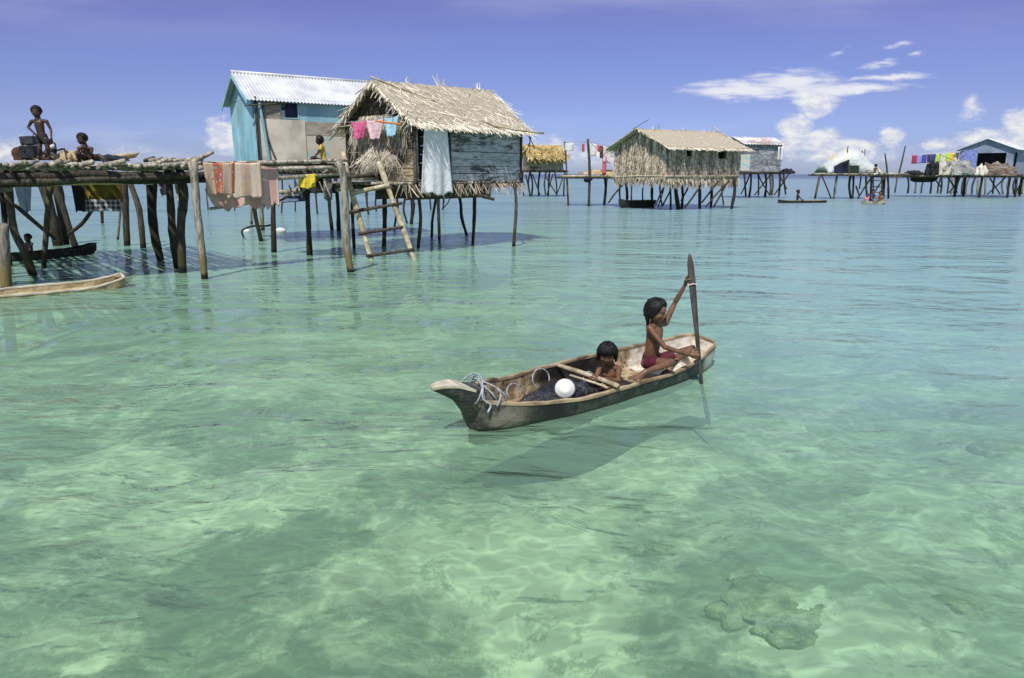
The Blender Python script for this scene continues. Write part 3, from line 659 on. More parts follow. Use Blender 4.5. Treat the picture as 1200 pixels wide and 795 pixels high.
for pts, r, m_ in lposts:
    gg = G(*pts[-1]).y
    if pts[-1][1] == 260: 
        stick(plat, P(203, 200, 15.4), P(214, 262, 15.3), .03, M['pole'], 'brace', .02); continue
    post(plat, pts, r, M[m_])
for a, c in (((18, 241, 15.5), (64, 280, 17.5)), ((108, 246, 18.5), (80, 275, 19.2))): stick(plat, P(*a), P(*c), .045, M['pole_dark'], 'brace', .03)
stick(plat, P(222, 192, 14.8), P(250, 178, 14.9), .05, M['pole'], 'loose_pole', .02)
stick(plat, P(-5, 213, 13), P(14, 222, 12.8), .04, M['pole'], 'loose_pole', .2)

# ---- walkway with rails ------------------------------------------------------
wk = thing('walkway', 'narrow pole walkway with drying rails between the pole platform and the thatched hut', 'walkway', G(330, 300))
for a, c, r, m_ in (((236, 192, 14.9), (407, 188, 16.9), .045, 'pole'), ((240, 200, 15.2), (400, 196, 17.2), .045, 'pole'), ((268, 193, 15.4), (404, 193, 16.9), .03, 'pole_dark'), ((250, 215, 15.3), (410, 203, 17.4), .05, 'pole'), ((246, 245, 15.4), (306, 236, 16), .035, 'pole'), ((318, 226, 18), (400, 223, 18.4), .045, 'pole'), ((352, 226, 17.4), (398, 188, 17.0), .04, 'pole'), ((322, 239, 18.2), (355, 216, 18.3), .04, 'pole')):
    stick(wk, P(*a), P(*c), r, M[m_], 'rail', .006)
b = MB()
for k in range(26):
    t = k / 25; a = P(330 + 90 * t, 205, 17.3 + .3 * t); b.tube([a + Vector((0, -.3, -.05)), a + Vector((.1, 1.7, -.02))], .035, 6, jit=.08)
b.build('deck', M['pole_dark'], wk, smooth=True)
for pts, r, m_, yt in [([(296, 200), (298, 245), (306, 283)], .07, 'post_dark', None), ([(319, 198), (320, 245), (321, 296)], .075, 'post_dark', None), ([(359, 198), (361, 250), (363, 299)], .075, 'post_dark', None), ([(395, 190), (402, 205), (405, 250), (406, 285), (411, 319)], .085, 'post_grey', None), ([(243, 195), (242, 225), (244, 246)], .05, 'post_mid', None)]:
    post(wk, pts, r, M[m_], yt)
for x0 in (337, 346, 374, 380): stick(wk, P(x0, 213, 16.6), P(x0 + 8, 232, 16.5), .02, M['pole'], 'loose_stick', .05)

# ---- mid hut (all thatch) -----------------------------------------------------
fd = Fr(8.54, 41, 30); DL, DW, DF, DE, DR = 5.45, 4.5, 1.85, 3.55, 4.45
mh = thing('thatched_hut', 'shaggy hut with walls all of grey palm thatch and two square windows', 'stilt hut', fd.p(2.5, 2.2, 0))
g = gable_frame(fd, DL, DW, DE, DR, .45, .4, .45)
b = MB(); plate(b, g['rl'], g['rr'], g['frr'], g['fl'], .06); plate(b, g['rr'], g['rl'], g['bl'], g['br'], .06); roof = b.build('roof', M['thatch_base'], mh)
b = MB(); thatch(b, g['rl'], g['rr'], g['frr'], g['fl'], 20, 170, .6, .055, .015, .03, .25); thatch(b, g['rr'], g['rl'], g['bl'], g['br'], 7, 60, .9, .1, .02, .05, .25)
for k in range(90):
    p = g['rl'].lerp(g['rr'], rng.random()); strand(b, p, Vector((rng.uniform(-1, 1), rng.uniform(-.6, .6), rng.uniform(-.1, .35))), Vector((0, 0, 1)), rng.uniform(.15, .45), .06, 0)
b.build('thatch', M['thatch'], roof)
stick(mh, g['rl'] + Vector((0, 0, .05)), g['bl'] + Vector((0, 0, .05)), .05, M['bamboo'], 'barge_pole', .01); stick(mh, g['rl'] + Vector((0, 0, .06)), g['fl'] + Vector((0, 0, .05)), .04, M['bamboo'], 'barge_pole', .01)
stick(mh, g['fl'] + Vector((0, 0, .06)), g['frr'] + Vector((0, 0, .06)), .035, M['bamboo'], 'eave_pole', .01)
stick(mh, g['rl'] + Vector((-.2, 0, 0)), g['rl'] + Vector((.7, 0, .55)), .02, M['pole_dark'], 'loose_stick', .01); stick(mh, g['rr'] + Vector((-.3, 0, .35)), g['frr'].lerp(g['rr'], .5), .03, M['bamboo'], 'loose_stick', .01)
wins = [(.235, .315, 2.95, 3.42), (.69, .81, 2.85, 3.42)]
b = MB(); 
def wallseg(mb, fr, L, z0, z1, holes, off=0):
    cuts = sorted([0, 1] + [h[0] for h in holes] + [h[1] for h in holes])
    for a, c in zip(cuts[:-1], cuts[1:]):
        hh = [h for h in holes if h[0] <= a + 1e-6 and h[1] >= c - 1e-6]; zs = [(z0, z1)] if not hh else [(z0, hh[0][2]), (hh[0][3], z1)]
        for q0, q1 in zs: mb.box(fr.p(L * (a + c) / 2, off, (q0 + q1) / 2), fr.U * (L * (c - a)), fr.V * .05, Vector((0, 0, q1 - q0)))
wallseg(b, fd, DL, DF - .05, DE, wins)
fw = b.build('front_wall', M['thatch_base'], mh)
b = MB()
for k in range(2600):
    s_ = rng.random(); z_ = DF + .0 + (DE - DF) * rng.random(); L_ = rng.uniform(.35, .8)
    if any(w_[0] - .005 < s_ < w_[1] + .005 and z_ > w_[2] - .02 and z_ - L_ < w_[3] + .02 for w_ in wins):
        if z_ > w_top if (w_top := [w_[3] for w_ in wins if w_[0] - .005 < s_ < w_[1] + .005][0]) else False: L_ = min(L_, max(.05, z_ - w_top))
        else:
            wb = [w_[2] for w_ in wins if w_[0] - .005 < s_ < w_[1] + .005][0]; z_ = min(z_, wb)
    strand(b, fd.p(s_ * DL, -.03 - rng.random() * .05, z_), fd.U * rng.gauss(0, .12) + Vector((0, 0, -1)), -fd.V, L_, .07, .03, min(1, max(0, .45 + .3 * math.sin(s_ * 40) + rng.gauss(0, .3))))
b.build('palm_cover', M['thatch_grey'], fw)
b = MB(); gp = [fd.p(0, 0, DF), fd.p(0, DW, DF), fd.p(0, DW, DE), fd.p(0, DW / 2, DR - .08), fd.p(0, 0, DE)]
b.add(gp + [p + fd.U * .05 for p in gp], [(0, 1, 2, 3, 4), (9, 8, 7, 6, 5), (0, 5, 6, 1), (1, 6, 7, 2), (2, 7, 8, 3), (3, 8, 9, 4), (4, 9, 5, 0)]); gw = b.build('gable_wall', M['thatch_base'], mh)
b = MB()
for k in range(3000):
    v = rng.uniform(0, DW); zt = DE + (DR - DE) * (1 - abs(v - DW / 2) / (DW / 2)); z_ = DF + .1 + (zt - DF - .1) * rng.random()
    strand(b, fd.p(-.03 - rng.random() * .12, v, z_), fd.V * rng.gauss(0, .16) + Vector((0, 0, -1)), -fd.U, rng.uniform(.3, .8), .08, .06, min(1, max(0, .55 + .3 * math.sin(v * 9) + rng.gauss(0, .3))))
b.build('palm_cover', M['thatch_mid'], gw)
b = MB(); b.box(fd.p(DL, DW / 2, 2.7), fd.U * .05, fd.V * DW, Vector((0, 0, 1.7))); b.box(fd.p(DL / 2, DW, 2.7), fd.U * DL, fd.V * .05, Vector((0, 0, 1.7))); b.build('back_wall', M['thatch_base'], mh)
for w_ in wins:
    b = MB(); b.box(fd.p(DL * (w_[0] + w_[1]) / 2, .35, (w_[2] + w_[3]) / 2), fd.U * .9, fd.V * .02, Vector((0, 0, .9))); b.build('unlit_room_sheet', M['dark'], mh)  # dark sheet standing in for the unlit room behind the window
b = MB()
for k in range(900):   # long fringe hanging under the floor
    if k % 2: p = fd.p(rng.uniform(-.1, DL) if rng.random() < .55 else rng.uniform(-.2, 2.6), -.10, DF + .05); nn = -fd.V; ll = rng.uniform(.1, .65)
    else: p = fd.p(-.12, rng.uniform(0, DW), DF + .05); nn = -fd.U; ll = rng.uniform(.15, .6)
    strand(b, p, Vector((rng.gauss(0, .15), rng.gauss(0, .15), -1)), nn, ll * (1.25 if rng.random() < .15 else .8), .06, .05)
b.build('floor_fringe', M['thatch_mid'], mh)
for k, (x0, y0) in enumerate([(716, 206), (733, 208), (745, 210)]): pass
stick(mh, fd.p(-.15, DW + .3, DF - .05), fd.p(-.15, -.2, DF + .02), .04, M['bamboo'], 'rail', .01); stick(mh, fd.p(-.2, -.16, DF + .02), fd.p(DL + .1, -.16, DF + .05), .04, M['bamboo'], 'rail', .01)
floor_deck(mh, fd, 0, DL, .1, DW, DF - .1, 30, M['pole_dark'])
for pts, r in [([(709, 209), (710, 225), (708, 241)], .09), ([(733, 210), (735, 228), (734, 242)], .10), ([(741, 210), (740, 225), (740, 239)], .06), ([(754, 212), (753, 230), (755, 244)], .06), ([(764, 210), (764, 230), (765, 243)], .10), ([(773, 212), (774, 230), (776, 241)], .06), ([(785, 214), (786, 232), (786, 246)], .07),
               ([(794, 214), (792, 222), (795, 245)], .13), ([(799, 212), (800, 230), (799, 244)], .09), ([(820, 212), (820, 230), (820, 245)], .10), ([(834, 212), (834, 230), (833, 243)], .09), ([(860, 208), (861, 225), (857, 245)], .10), ([(847, 210), (846, 225), (848, 240)], .06), ([(779, 212), (777, 225), (771, 243)], .05), ([(728, 211), (726, 225), (728, 243)], .06)]:
    post(mh, pts, r, M['post_dark'], seg=7)
for a, c in (((730, 217, 43), (713, 238, 43)), ((778, 220, 42), (768, 242, 42)), ((790, 215, 42), (776, 242, 42)), ((818, 222, 42), (802, 244, 42)), ((855, 212, 42.5), (827, 243, 42)), ((850, 218, 42.5), (836, 243, 42)), ((812, 210, 44), (798, 236, 44)), ((842, 212, 42.5), (822, 238, 43))):
    stick(mh, P(*a), P(*c), .055, M['post_dark'], 'brace', .03)

# ---- hut behind it -----------------------------------------------------------
f2 = Fr(19.3, 62, 20)
h2 = thing('grey_hut', 'grey patched hut with a low rusty metal roof just behind the shaggy thatch hut', 'stilt hut', f2.p(2, 1.5, 0))
g = gable_frame(f2, 3.8, 3, 4.5, 5.05, .3, .35, .3)
b = MB(); roofcorr(b, g['rl'], g['rr'], g['frr'], g['fl'], .03, .3, .02); roofcorr(b, g['rl'], g['rr'], g['br'], g['bl'], .03, .3, .02); b.build('roof', M['zinc_grey'], h2)
b = MB(); planks(b, f2.p(0, 0, 0), f2.p(3.7, 0, 0), 2.2, 4.55, 5, .04, -f2.V, breaks=2); planks(b, f2.p(0, 0, 0), f2.p(0, 3, 0), 2.2, 4.5, 5, .04, -f2.U); planks(b, f2.p(3.7, 0, 0), f2.p(3.7, 3, 0), 2.2, 4.5, 5, .04, f2.U); b.build('wall', M['plank_grey'], h2)
b = MB(); b.box(f2.p(.05, -.06, 2.9), f2.U * .9, f2.V * .03, Vector((0, 0, 1.3))); b.build('pale_patch', M['panel_mix'], h2)
floor_deck(h2, f2, -.3, 4.5, -.3, 3, 2.12, 16, M['pole_dark'], r=.06)
for x, yb in ((873, 230), (880, 231), (889, 229), (898, 231), (906, 229), (914, 231), (919, 228), (903, 229)): post(h2, [(x + rng.uniform(-2, 2), 200), (x, 215), (x + rng.uniform(-2, 2), yb)], .10, M['post_dark' if rng.random() < .6 else 'post_mid'], seg=6)
for a, c in (((905, 203), (884, 229)), ((888, 204), (902, 229)), ((925, 203), (907, 229)), ((879, 204), (868, 228)), ((912, 203), (922, 222))): stick(h2, P(*a, 63), P(*c, 63), .06, M['post_dark'], 'brace', .02)

# ---- little golden hut far left of the mid hut -----------------------------------
f3 = Fr(1.6, 66, 14)
h3 = thing('small_hut', 'small golden thatched hut far off, beyond the right end of the nearest thatched hut', 'stilt hut', f3.p(1.5, 1.5, 0))
b = MB(); 
g = gable_frame(f3, 3.0, 2.6, 3.7, 4.5, .2, .25, .35)
thatch(b, g['rl'], g['rr'], g['frr'], g['fl'], 8, 60, .9, .12, .02, .1, .35); thatch(b, g['rr'], g['rl'], g['bl'], g['br'], 5, 40, .9, .12, .02, .1, .35); plate(b, g['rl'], g['rr'], g['frr'], g['fl'], .05); plate(b, g['rr'], g['rl'], g['bl'], g['br'], .05)
for k in range(260):
    p = g['fl'].lerp(g['frr'], rng.random()); strand(b, p, Vector((rng.gauss(0, .3), 0, -1)), Vector((0, -1, 0)), rng.uniform(.2, .7), .1, .1)
for k in range(200):
    p = g['rl'].lerp(g['frr'], rng.random()); strand(b, p, Vector((rng.gauss(0, 1), rng.gauss(0, .3), rng.uniform(-.6, .6))), Vector((0, -1, .3)), rng.uniform(.2, .6), .08, .1)
b.build('roof', M['thatch_gold'], h3)
b = MB(); planks(b, f3.p(0, 0, 0), f3.p(1.0, 0, 0), 2.35, 3.6, 4, .05, -f3.V); planks(b, f3.p(0, 2.4, 0), f3.p(3, 2.4, 0), 2.35, 3.6, 4, .05, f3.V); planks(b, f3.p(0, 0, 0), f3.p(0, 2.4, 0), 2.35, 3.6, 4, .05, -f3.U); planks(b, f3.p(3, 0, 0), f3.p(3, 2.4, 0), 2.35, 3.6, 4, .05, f3.U); b.build('wall', M['plank_tan'], h3)
b = MB()
for k in range(400): strand(b, f3.p(rng.uniform(1, 3), -.05, rng.uniform(2.6, 3.6)), Vector((rng.gauss(0, .2), 0, -1)), Vector((0, -1, 0)), rng.uniform(.3, .6), .1, .05)
plate(b, f3.p(1, 0, 3.6), f3.p(3, 0, 3.6), f3.p(3, 0, 2.35), f3.p(1, 0, 2.35), .05)
b.build('palm_screen', M['thatch_base'], h3)
floor_deck(h3, f3, -.5, 3.3, -.3, 2.6, 2.28, 14, M['pole_dark'], r=.06)
for x in (619, 624, 631, 638, 643, 652, 661, 612): post(h3, [(x + rng.uniform(-3, 3), 200), (x, 215), (x + rng.uniform(-3, 3), 229 + rng.uniform(-1, 1))], .09, M[rng.choice(['post_dark', 'post_mid'])], seg=6)
for a, c in (((624, 204), (633, 229)), ((648, 204), (641, 229)), ((638, 204), (653, 229)), ((660, 206), (652, 229)), ((616, 205), (621, 226))): stick(h3, P(*a, 66), P(*c, 66), .055, M['post_dark'], 'brace', .02)

# ---- clothes platform between them ------------------------------------------------
f4 = Fr(3.6, 47, 8)
p4 = thing('pole_platform', 'low platform of pale poles with two tall clothes poles, left of the shaggy thatch hut', 'platform', f4.p(2, 1, 0))
floor_deck(p4, f4, -.3, 4.2, -.6, 1.8, 1.86, 24, M['mat_straw'], r=.05)
b = MB(); b.box(f4.p(2.0, .6, 2.05), f4.U * 2.2, f4.V * 1.6, Vector((0, 0, .16))); b.box(f4.p(3.2, .3, 1.98), f4.U * 1.8, f4.V * 1.4, Vector((.02, 0, .14))); b.box(f4.p(2.2, .7, 2.2), f4.U * 1.4, f4.V * 1.0, Vector((.05, 0, .12))); b.build('plank_stack', M['mat_straw'], p4)
post(p4, [(662, 166), (664, 200), (666, 241)], .07, M['post_mid'], seg=7); post(p4, [(689, 163), (691, 200), (690, 242)], .085, M['post_mid'], seg=7); post(p4, [(711, 205), (710, 220), (708, 239)], .10, M['post_dark'], seg=7)
b = MB(); b.ell(P(689, 210, 46.6), Matrix.Diagonal((.28, .25, .2)), 10, 8, fn=lambda p: p * (1 + .2 * math.sin(p.x * 7) * math.sin(p.z * 9 + 1))); b.build('net_bundle', M['dark'], p4, smooth=True)

# ---- tent platform -------------------------------------------------------------
f5 = Fr(25.6, 60, 3)
p5 = thing('tent_platform', 'platform on thin splayed posts carrying a pale tent, standing alone in open water', 'platform', f5.p(3, 1, 0))
floor_deck(p5, f5, -.3, 6.4, -.3, 2.8, 1.98, 26, M['pole'], r=.06)
stick(p5, f5.p(-1.2, 0, 2.0), f5.p(.5, .1, 2.0), .05, M['pole'], 'loose_pole', .02)
for a, m_ in (((961, 958, 955, 233), 'post_mid'), ((981, 979, 977, 233), 'post_grey'), ((997, 995, 997, 233), 'post_dark'), ((1000, 1000, 999, 233), 'post_mid'), ((1015, 1015, 1016, 234), 'post_dark'), ((1021, 1021, 1020, 232), 'post_dark'), ((1037, 1036, 1035, 233), 'post_dark'), ((1040, 1041, 1041, 233), 'post_dark'), ((1035, 1034, 1033, 232), 'post_dark')):
    post(p5, [(a[0], 205), (a[1], 218), (a[2], a[3])], .10, M[m_], seg=7)
for a, c in (((963, 206), (974, 233)), ((1020, 210), (1005, 233)), ((1003, 218), (1007, 230)), ((1036, 208), (1025, 225)), ((1009, 206), (1007, 222))): stick(p5, P(*a, 61), P(*c, 61), .06, M['post_mid'], 'brace', .02)
ld = thing('boarding_ladder', 'short dark ladder from the water up to the pale tent platform', 'ladder', P(1028, 233, 60.4))
for x in (1023, 1033): stick(ld, P(x, 203, 60.3), P(x + 1, 236, 60.2), .05, M['post_dark'], 'rail', .005)
for y in (207, 212, 219, 226): stick(ld, P(1022, y, 60.2), P(1035, y, 60.2), .035, M['post_dark'], 'rung', .005)
# the tent: a humped sheet over hoops, with an opening
tm = std('tent_cloth', (.50, .54, .56), (.68, .69, .66), ns=1.2, rough=.8, bump=.9, bd=.15, vamt=0, c3=(.66, .60, .32), c3a=.6)
tent = thing('tent', 'pale cream and white tent with an open triangular doorway on its own platform', 'tent', f5.p(2.6, 1.2, 2.05))
prof = [(-.15, .3), (.0, .75), (.35, .95), (.9, 1.55), (1.6, 1.95), (2.4, 1.98), (3.0, 1.75), (3.5, 1.15), (4.2, .55), (4.5, .1)]
b = MB(); nx_, ny_ = len(prof), 13; vs, fs = [], []
for i, (uu, hh) in enumerate(prof):
    for j in range(ny_):
        a = math.pi * j / (ny_ - 1); vv = 1.2 - 1.25 * math.cos(a); zz = 2.04 + hh * math.sin(a) ** .85 * (1 + .03 * math.sin(i * 3 + j)); vs.append(f5.p(uu, vv, zz))
for i in range(nx_ - 1):
    for j in range(ny_ - 1):
        if i in (2, 3) and j in (0, 1): continue
        if i == 4 and j == 0: continue
        a = i * ny_ + j; fs.append((a, a + ny_, a + ny_ + 1, a + 1))
b.add(vs, fs, .5); o = b.build('tent_skin', tm, tent, smooth=True)
mo = o.modifiers.new('t', 'SOLIDIFY'); mo.thickness = .02
b = MB(); b.box(f5.p(1.3, 1.0, 2.5), f5.U * 1.4, f5.V * .05, Vector((0, 0, .8))); b.build('inner_sheet', std('tent_inner', (.10, .06, .09), (.25, .30, .55), ns=.8, bump=0), tent)
for uu, hh in ((1.6, 1.98), (3.05, 1.72)):
    b = MB(); b.tube([f5.p(uu, -.1, 2.04), f5.p(uu, .6, 2 + hh), f5.p(uu + .08, .7, 2.25 + hh)], .035, 6); b.build('tent_pole', M['pole_dark'], tent)

# ---- long platform and grey house on the right --------------------------------------
f6 = Fr(33.5, 66, 0)
p6 = thing('long_platform', 'long platform on many thin posts joining the grey gabled house at the right', 'platform', f6.p(5, 1, 0))
floor_deck(p6, f6, -.2, 17, -.2, 3.0, 1.84, 60, M['mat_straw'], r=.07)
b = MB(); b.box(f6.p(2.2, 1.2, 2.05), f6.U * 4.6, f6.V * 2, Vector((0, 0, .14))); b.box(f6.p(6.3, 1.0, 2.0), f6.U * 2.8, f6.V * 1.6, Vector((0, 0, .12))); b.build('pale_matting', std('pale_matting', (.55, .52, .46), (.72, .69, .62), bump=.1), p6)
for k, x in enumerate([1050, 1063, 1074, 1081, 1092, 1103, 1110, 1115, 1121, 1127, 1133, 1146, 1155, 1163, 1175, 1181, 1187, 1194, 1199, 1100, 1118, 1140]):
    post(p6, [(x + rng.uniform(0, 4), 207), (x + rng.uniform(-1, 2), 217), (x + rng.uniform(-2, 1), 226.5 + 1.5 * (x - 1050) / 150 + rng.uniform(-.6, .6))], .10, M[rng.choice(['post_dark', 'post_dark', 'post_dark', 'post_grey', 'post_mid'])], seg=6)
for a, c in (((1110, 207), (1122, 226)), ((1126, 207), (1112, 226)), ((1160, 209), (1172, 228)), ((1178, 208), (1157, 228)), ((1200, 208), (1190, 227)), ((1092, 206), (1103, 220))): stick(p6, P(*a, 67), P(*c, 67), .06, M['post_dark'], 'brace', .02)
for (x0, y0, x1, y1, lb_) in ((1037, 180, 1040, 205, 'thin bare upright pole just right of the tent platform'), (1061, 171, 1053, 205, 'tall thin slanting pole at the left end of the long platform'), (1010.5, 177, 1011.5, 203, 'thin pole rising behind the peak of the tent')):
    b = MB(); b.tube([P(x0, y0, 66), P((x0 + x1) / 2 + .3, (y0 + y1) / 2, 66), P(x1, y1, 66)], [.05, .07, .08], 6, sub=2); b.solo('bare_pole', M['post_mid'], lb_, 'pole')
f7 = Fr(42.2, 63, 47)
h7 = thing('grey_house', 'grey blue gabled stilt house with pale metal roof at the far right edge', 'stilt house', f7.p(2, 2, 0))
g = gable_frame(f7, 6.5, 3.9, 4.15, 4.95, .3, .3, .35)
b = MB(); roofcorr(b, g['rl'], g['rr'], g['frr'], g['fl'], .03, .3, .02); roofcorr(b, g['rl'], g['rr'], g['br'], g['bl'], .03, .3, .02); b.build('roof', M['zinc'], h7)
b = MB(); hm = [(.28, .92, 2.5, 3.7)]
q = Fr(0, 0, 0); q.o = f7.p(0, 0, 0); q.U = f7.V; q.V = f7.U; wallseg(b, q, 3.9, 1.95, 4.15, [(.12, .66, 2.55, 3.75)])
vs = [f7.p(-.02, 0, 4.15), f7.p(-.02, 3.9, 4.15), f7.p(-.02, 1.95, 4.93)]; b.add(vs + [p + f7.U * .04 for p in vs], [(0, 1, 2), (5, 4, 3), (0, 3, 4, 1), (1, 4, 5, 2), (2, 5, 3, 0)])
wallseg(b, f7, 6.5, 1.95, 4.15, [(.1, .3, 2.6, 3.8)]); b.box(f7.p(3.2, 3.9, 3), f7.U * 6.5, f7.V * .05, Vector((0, 0, 2.1))); b.box(f7.p(6.5, 1.95, 3), f7.U * .05, f7.V * 3.9, Vector((0, 0, 2.1)))
b.build('wall', std('grey_blue_board', (.20, .25, .34), (.32, .37, .46), (1, 1, 1), 1.5, bump=.1, vamt=.1), h7)
b = MB(); b.box(f7.p(-.05, 3.2, 3.1), f7.U * .03, f7.V * 1.2, Vector((0, 0, 1.9))); b.build('blue_sheet', clothmat('blue_sheet', (.15, .20, .50), (.30, .36, .66)), h7)
b = MB(); b.box(f7.p(.9, 1.5, 3.1), f7.U * .03, f7.V * 2.6, Vector((0, 0, 1.6))); b.build('unlit_room_sheet', M['dark'], h7)  # dark sheet added inside, painted as the room's shade
floor_deck(h7, f7, -.4, 6.6, -.3, 4.1, 1.9, 22, M['pole_dark'], r=.07)
for uu, vv in ((0, 0), (0, 2), (0, 3.9), (3, 0), (3, 3.9), (6, 0)): stick(h7, f7.p(uu, vv, 1.9), f7.p(uu + .2, vv, -1.5), .10, M['post_dark'], 'post', .02)

# ================================================================== canoes
def canoe(name, label, cat, A, B, hw, zs, zb, mo, mi, mr, heel=0.0, th=.03, group=None, nst=30, na=13, zend=(.1, .06), endw=(.35, .4), parent_loc=None, full=.62):
    """dug-out from A (bow) to B; hw half width, zs gunwale height, zb bottom height; zend lift of the gunwale at the ends"""
    A, B = Vector(A), Vector(B); A.z = B.z = 0; e = (B - A); L = e.length; e.normalize(); l = Vector((-e.y, e.x, 0))
    root = thing(name, label, cat, (A + B) / 2, group)
    def W(t): return hw * (endw[0] + (1 - endw[0]) * min(1, t / .34) ** .6 if t < .34 else (endw[1] + (1 - endw[1]) * min(1, (1 - t) / .30) ** .55 if t > .70 else 1))
    def zg(t): return zs + zend[0] * max(0, 1 - t / .30) ** 1.6 + zend[1] * max(0, (t - .7) / .3) ** 1.6
    def zbt(t): return zb + (zg(t) - zb) * (.30 * max(0, 1 - t / .22) ** 2 + .45 * max(0, (t - .80) / .20) ** 2)
    def sec(t, ins):
        w = W(t) - ins; z1 = zg(t); z0 = zbt(t) + ins * 1.2; out = []
        for i in range(na):
            a = math.pi * i / (na - 1); c = -math.cos(a); s_ = math.sin(a) ** full
            x = w * (abs(c) ** .8) * (1 if c > 0 else -1); z = z1 - (z1 - z0) * s_ + x * heel
            wob = .006 * math.sin(t * 37 + i * 1.3)
            out.append(A + e * (L * t) + l * (x + wob) + Vector((0, 0, max(z, .022 + .004 * math.sin(t * 30 + i)) if ins else z)))
        return out
    t0, t1 = 0.0, 1.0; d_in = th * 1.1 / L
    o_, i_ = MB(), MB(); ts = [k / (nst - 1) for k in range(nst)]; ti = [d_in + (1 - 2 * d_in) * t for t in ts]
    for mb, tt, ins, flip in ((o_, ts, 0, False), (i_, ti, th, True)):
        vs, fs = [], []
        for t in tt: vs += sec(t, ins)
        for k in range(nst - 1):
            for j in range(na - 1):
                q = (k * na + j, k * na + j + 1, (k + 1) * na + j + 1, (k + 1) * na + j); fs.append(q[::-1] if not flip else q)
        fs.append(tuple(range(na)) if not flip else tuple(range(na))[::-1]); q = (nst - 1) * na; fs.append(tuple(range(q, q + na))[::-1] if not flip else tuple(range(q, q + na)))
        mb.add(vs, fs, .5)
    h = o_.build('hull', mo, root, smooth=False); i_.build('inside', mi, root, smooth=False)
    for s_, idx in ((-1, 0), (1, na - 1)):
        r_ = MB(); vs, fs = [], []
        for k in range(nst):
            po, pi = sec(ts[k], 0)[idx], sec(ti[k], th)[idx]; up = Vector((0, 0, .008 + .005 * math.sin(k * 2.1)))
            out = l * (s_ * .006); vs += [po + out - Vector((0, 0, .014)), po + out + up, pi - out + up, pi - out - Vector((0, 0, .014))]
        for k in range(nst - 1):
            for j in range(4): a, b = k * 4 + j, k * 4 + (j + 1) % 4; fs.append((a, b, b + 4, a + 4))
        fs += [(3, 2, 1, 0), tuple((nst - 1) * 4 + j for j in range(4))]; r_.add(vs, fs, .5); r_.build('gunwale', mr, root)
    for k, (tt, ins) in enumerate(((0, 0), (1, 0))):
        po = sec(tt, 0); pi = sec(ti[0] if tt == 0 else ti[-1], th); m_ = MB(); up = Vector((0, 0, .006))
        vs = [po[0] + up, po[-1] + up, pi[-1] + up, pi[0] + up]; m_.add(vs + [v - Vector((0, 0, .03)) for v in vs], [(0, 1, 2, 3), (7, 6, 5, 4), (0, 4, 5, 1), (1, 5, 6, 2), (2, 6, 7, 3), (3, 7, 4, 0)], .5); m_.build('end_cap', mr, root)
    return root, A, e, l, L, zg, W

def wood_hull(name, c1, c2, c3, c3a=.4): return std(name, c1, c2, (1, 1, 2), 3.5, rough=.75, bump=.6, bd=.012, vamt=0, c3=c3, c3a=c3a)
B0, S0 = Vector((-.33, 5.53, 0)), Vector((2.10, 7.67, 0)); ce = (S0 - B0).normalized(); cl = Vector((-ce.y, ce.x, 0))
m, n, out = newmat('canoe_inside')
pos = n.new('ShaderNodeNewGeometry').outputs['Position']; s_ = n.vm('DOT_PRODUCT', n.vm('SUBTRACT', pos, tuple(B0)), tuple(ce))
s_ = n.m('ADD', s_, n.m('MULTIPLY', n.m('SUBTRACT', n.noise(pos, 5, 3), .5), .35))
nf = n.noise(pos, 9, 4, .65); nf2 = n.noise(pos, 26, 3, .6)
tan = n.mix(n.step(nf, .35, .65), (.22, .15, .08), (.50, .39, .24)); tan = n.mix(n.step(nf2, .58, .66), tan, (.07, .05, .035))
drk = n.mix(n.step(nf, .4, .7), (.010, .008, .007), (.05, .035, .025)); wht = n.mix(n.step(nf, .35, .6), (.44, .35, .22), (.72, .68, .60)); wht = n.mix(n.m('MULTIPLY', n.step(nf2, .58, .68), .7), wht, (.25, .18, .11))
c = n.mix(n.step(s_, .85, 1.15), tan, drk); c = n.mix(n.step(s_, 1.95, 2.05), c, tan); c = n.mix(n.step(s_, 2.30, 2.42), c, wht)  # tan, dark and white along the hull: paint plus painted sun and shade
b_ = n.new('ShaderNodeBsdfPrincipled'); n.put(b_.inputs['Base Color'], c); b_.inputs['Roughness'].default_value = .65
bp = n.new('ShaderNodeBump'); bp.inputs['Strength'].default_value = .5; bp.inputs['Distance'].default_value = .01; n.put(bp.inputs['Height'], nf2); n.l.new(bp.outputs[0], b_.inputs['Normal']); n.l.new(b_.outputs[0], out.inputs[0])
M['canoe_in'] = m
m, n, out = newmat('canoe_paint')
pos = n.new('ShaderNodeNewGeometry').outputs['Position']; s_ = n.vm('DOT_PRODUCT', n.vm('SUBTRACT', pos, tuple(B0)), tuple(ce)); nf = n.noise(pos, 7, 4, .65); nf2 = n.noise(n.vm('MULTIPLY', pos, (1, 1, 3)), 16, 4, .6)
s_ = n.m('ADD', s_, n.m('MULTIPLY', n.m('SUBTRACT', n.noise(pos, 3.5, 3), .5), .5))
gr = n.mix(n.step(nf, .38, .66), (.016, .021, .018), (.060, .072, .058)); gr = n.mix(n.step(nf2, .62, .72), gr, (.15, .13, .09))
bl = (.009, .009, .010); c = n.mix(n.step(s_, .20, .60), n.mix(n.step(s_, -.02, .10), n.mix(n.step(nf2, .4, .7), (.02, .022, .02), (.07, .072, .06)), n.mix(n.step(nf, .35, .6), (.05, .05, .04), (.20, .185, .14))), bl); c = n.mix(n.step(s_, .70, .95), c, gr); c = n.mix(n.step(s_, 2.75, 2.95), c, (.52, .50, .44))
zz = n.sep(pos)[2]; c = n.mix(n.step(zz, .035, .0), c, (.012, .016, .012))
b_ = n.new('ShaderNodeBsdfPrincipled'); n.put(b_.inputs['Base Color'], c); b_.inputs['Roughness'].default_value = .55
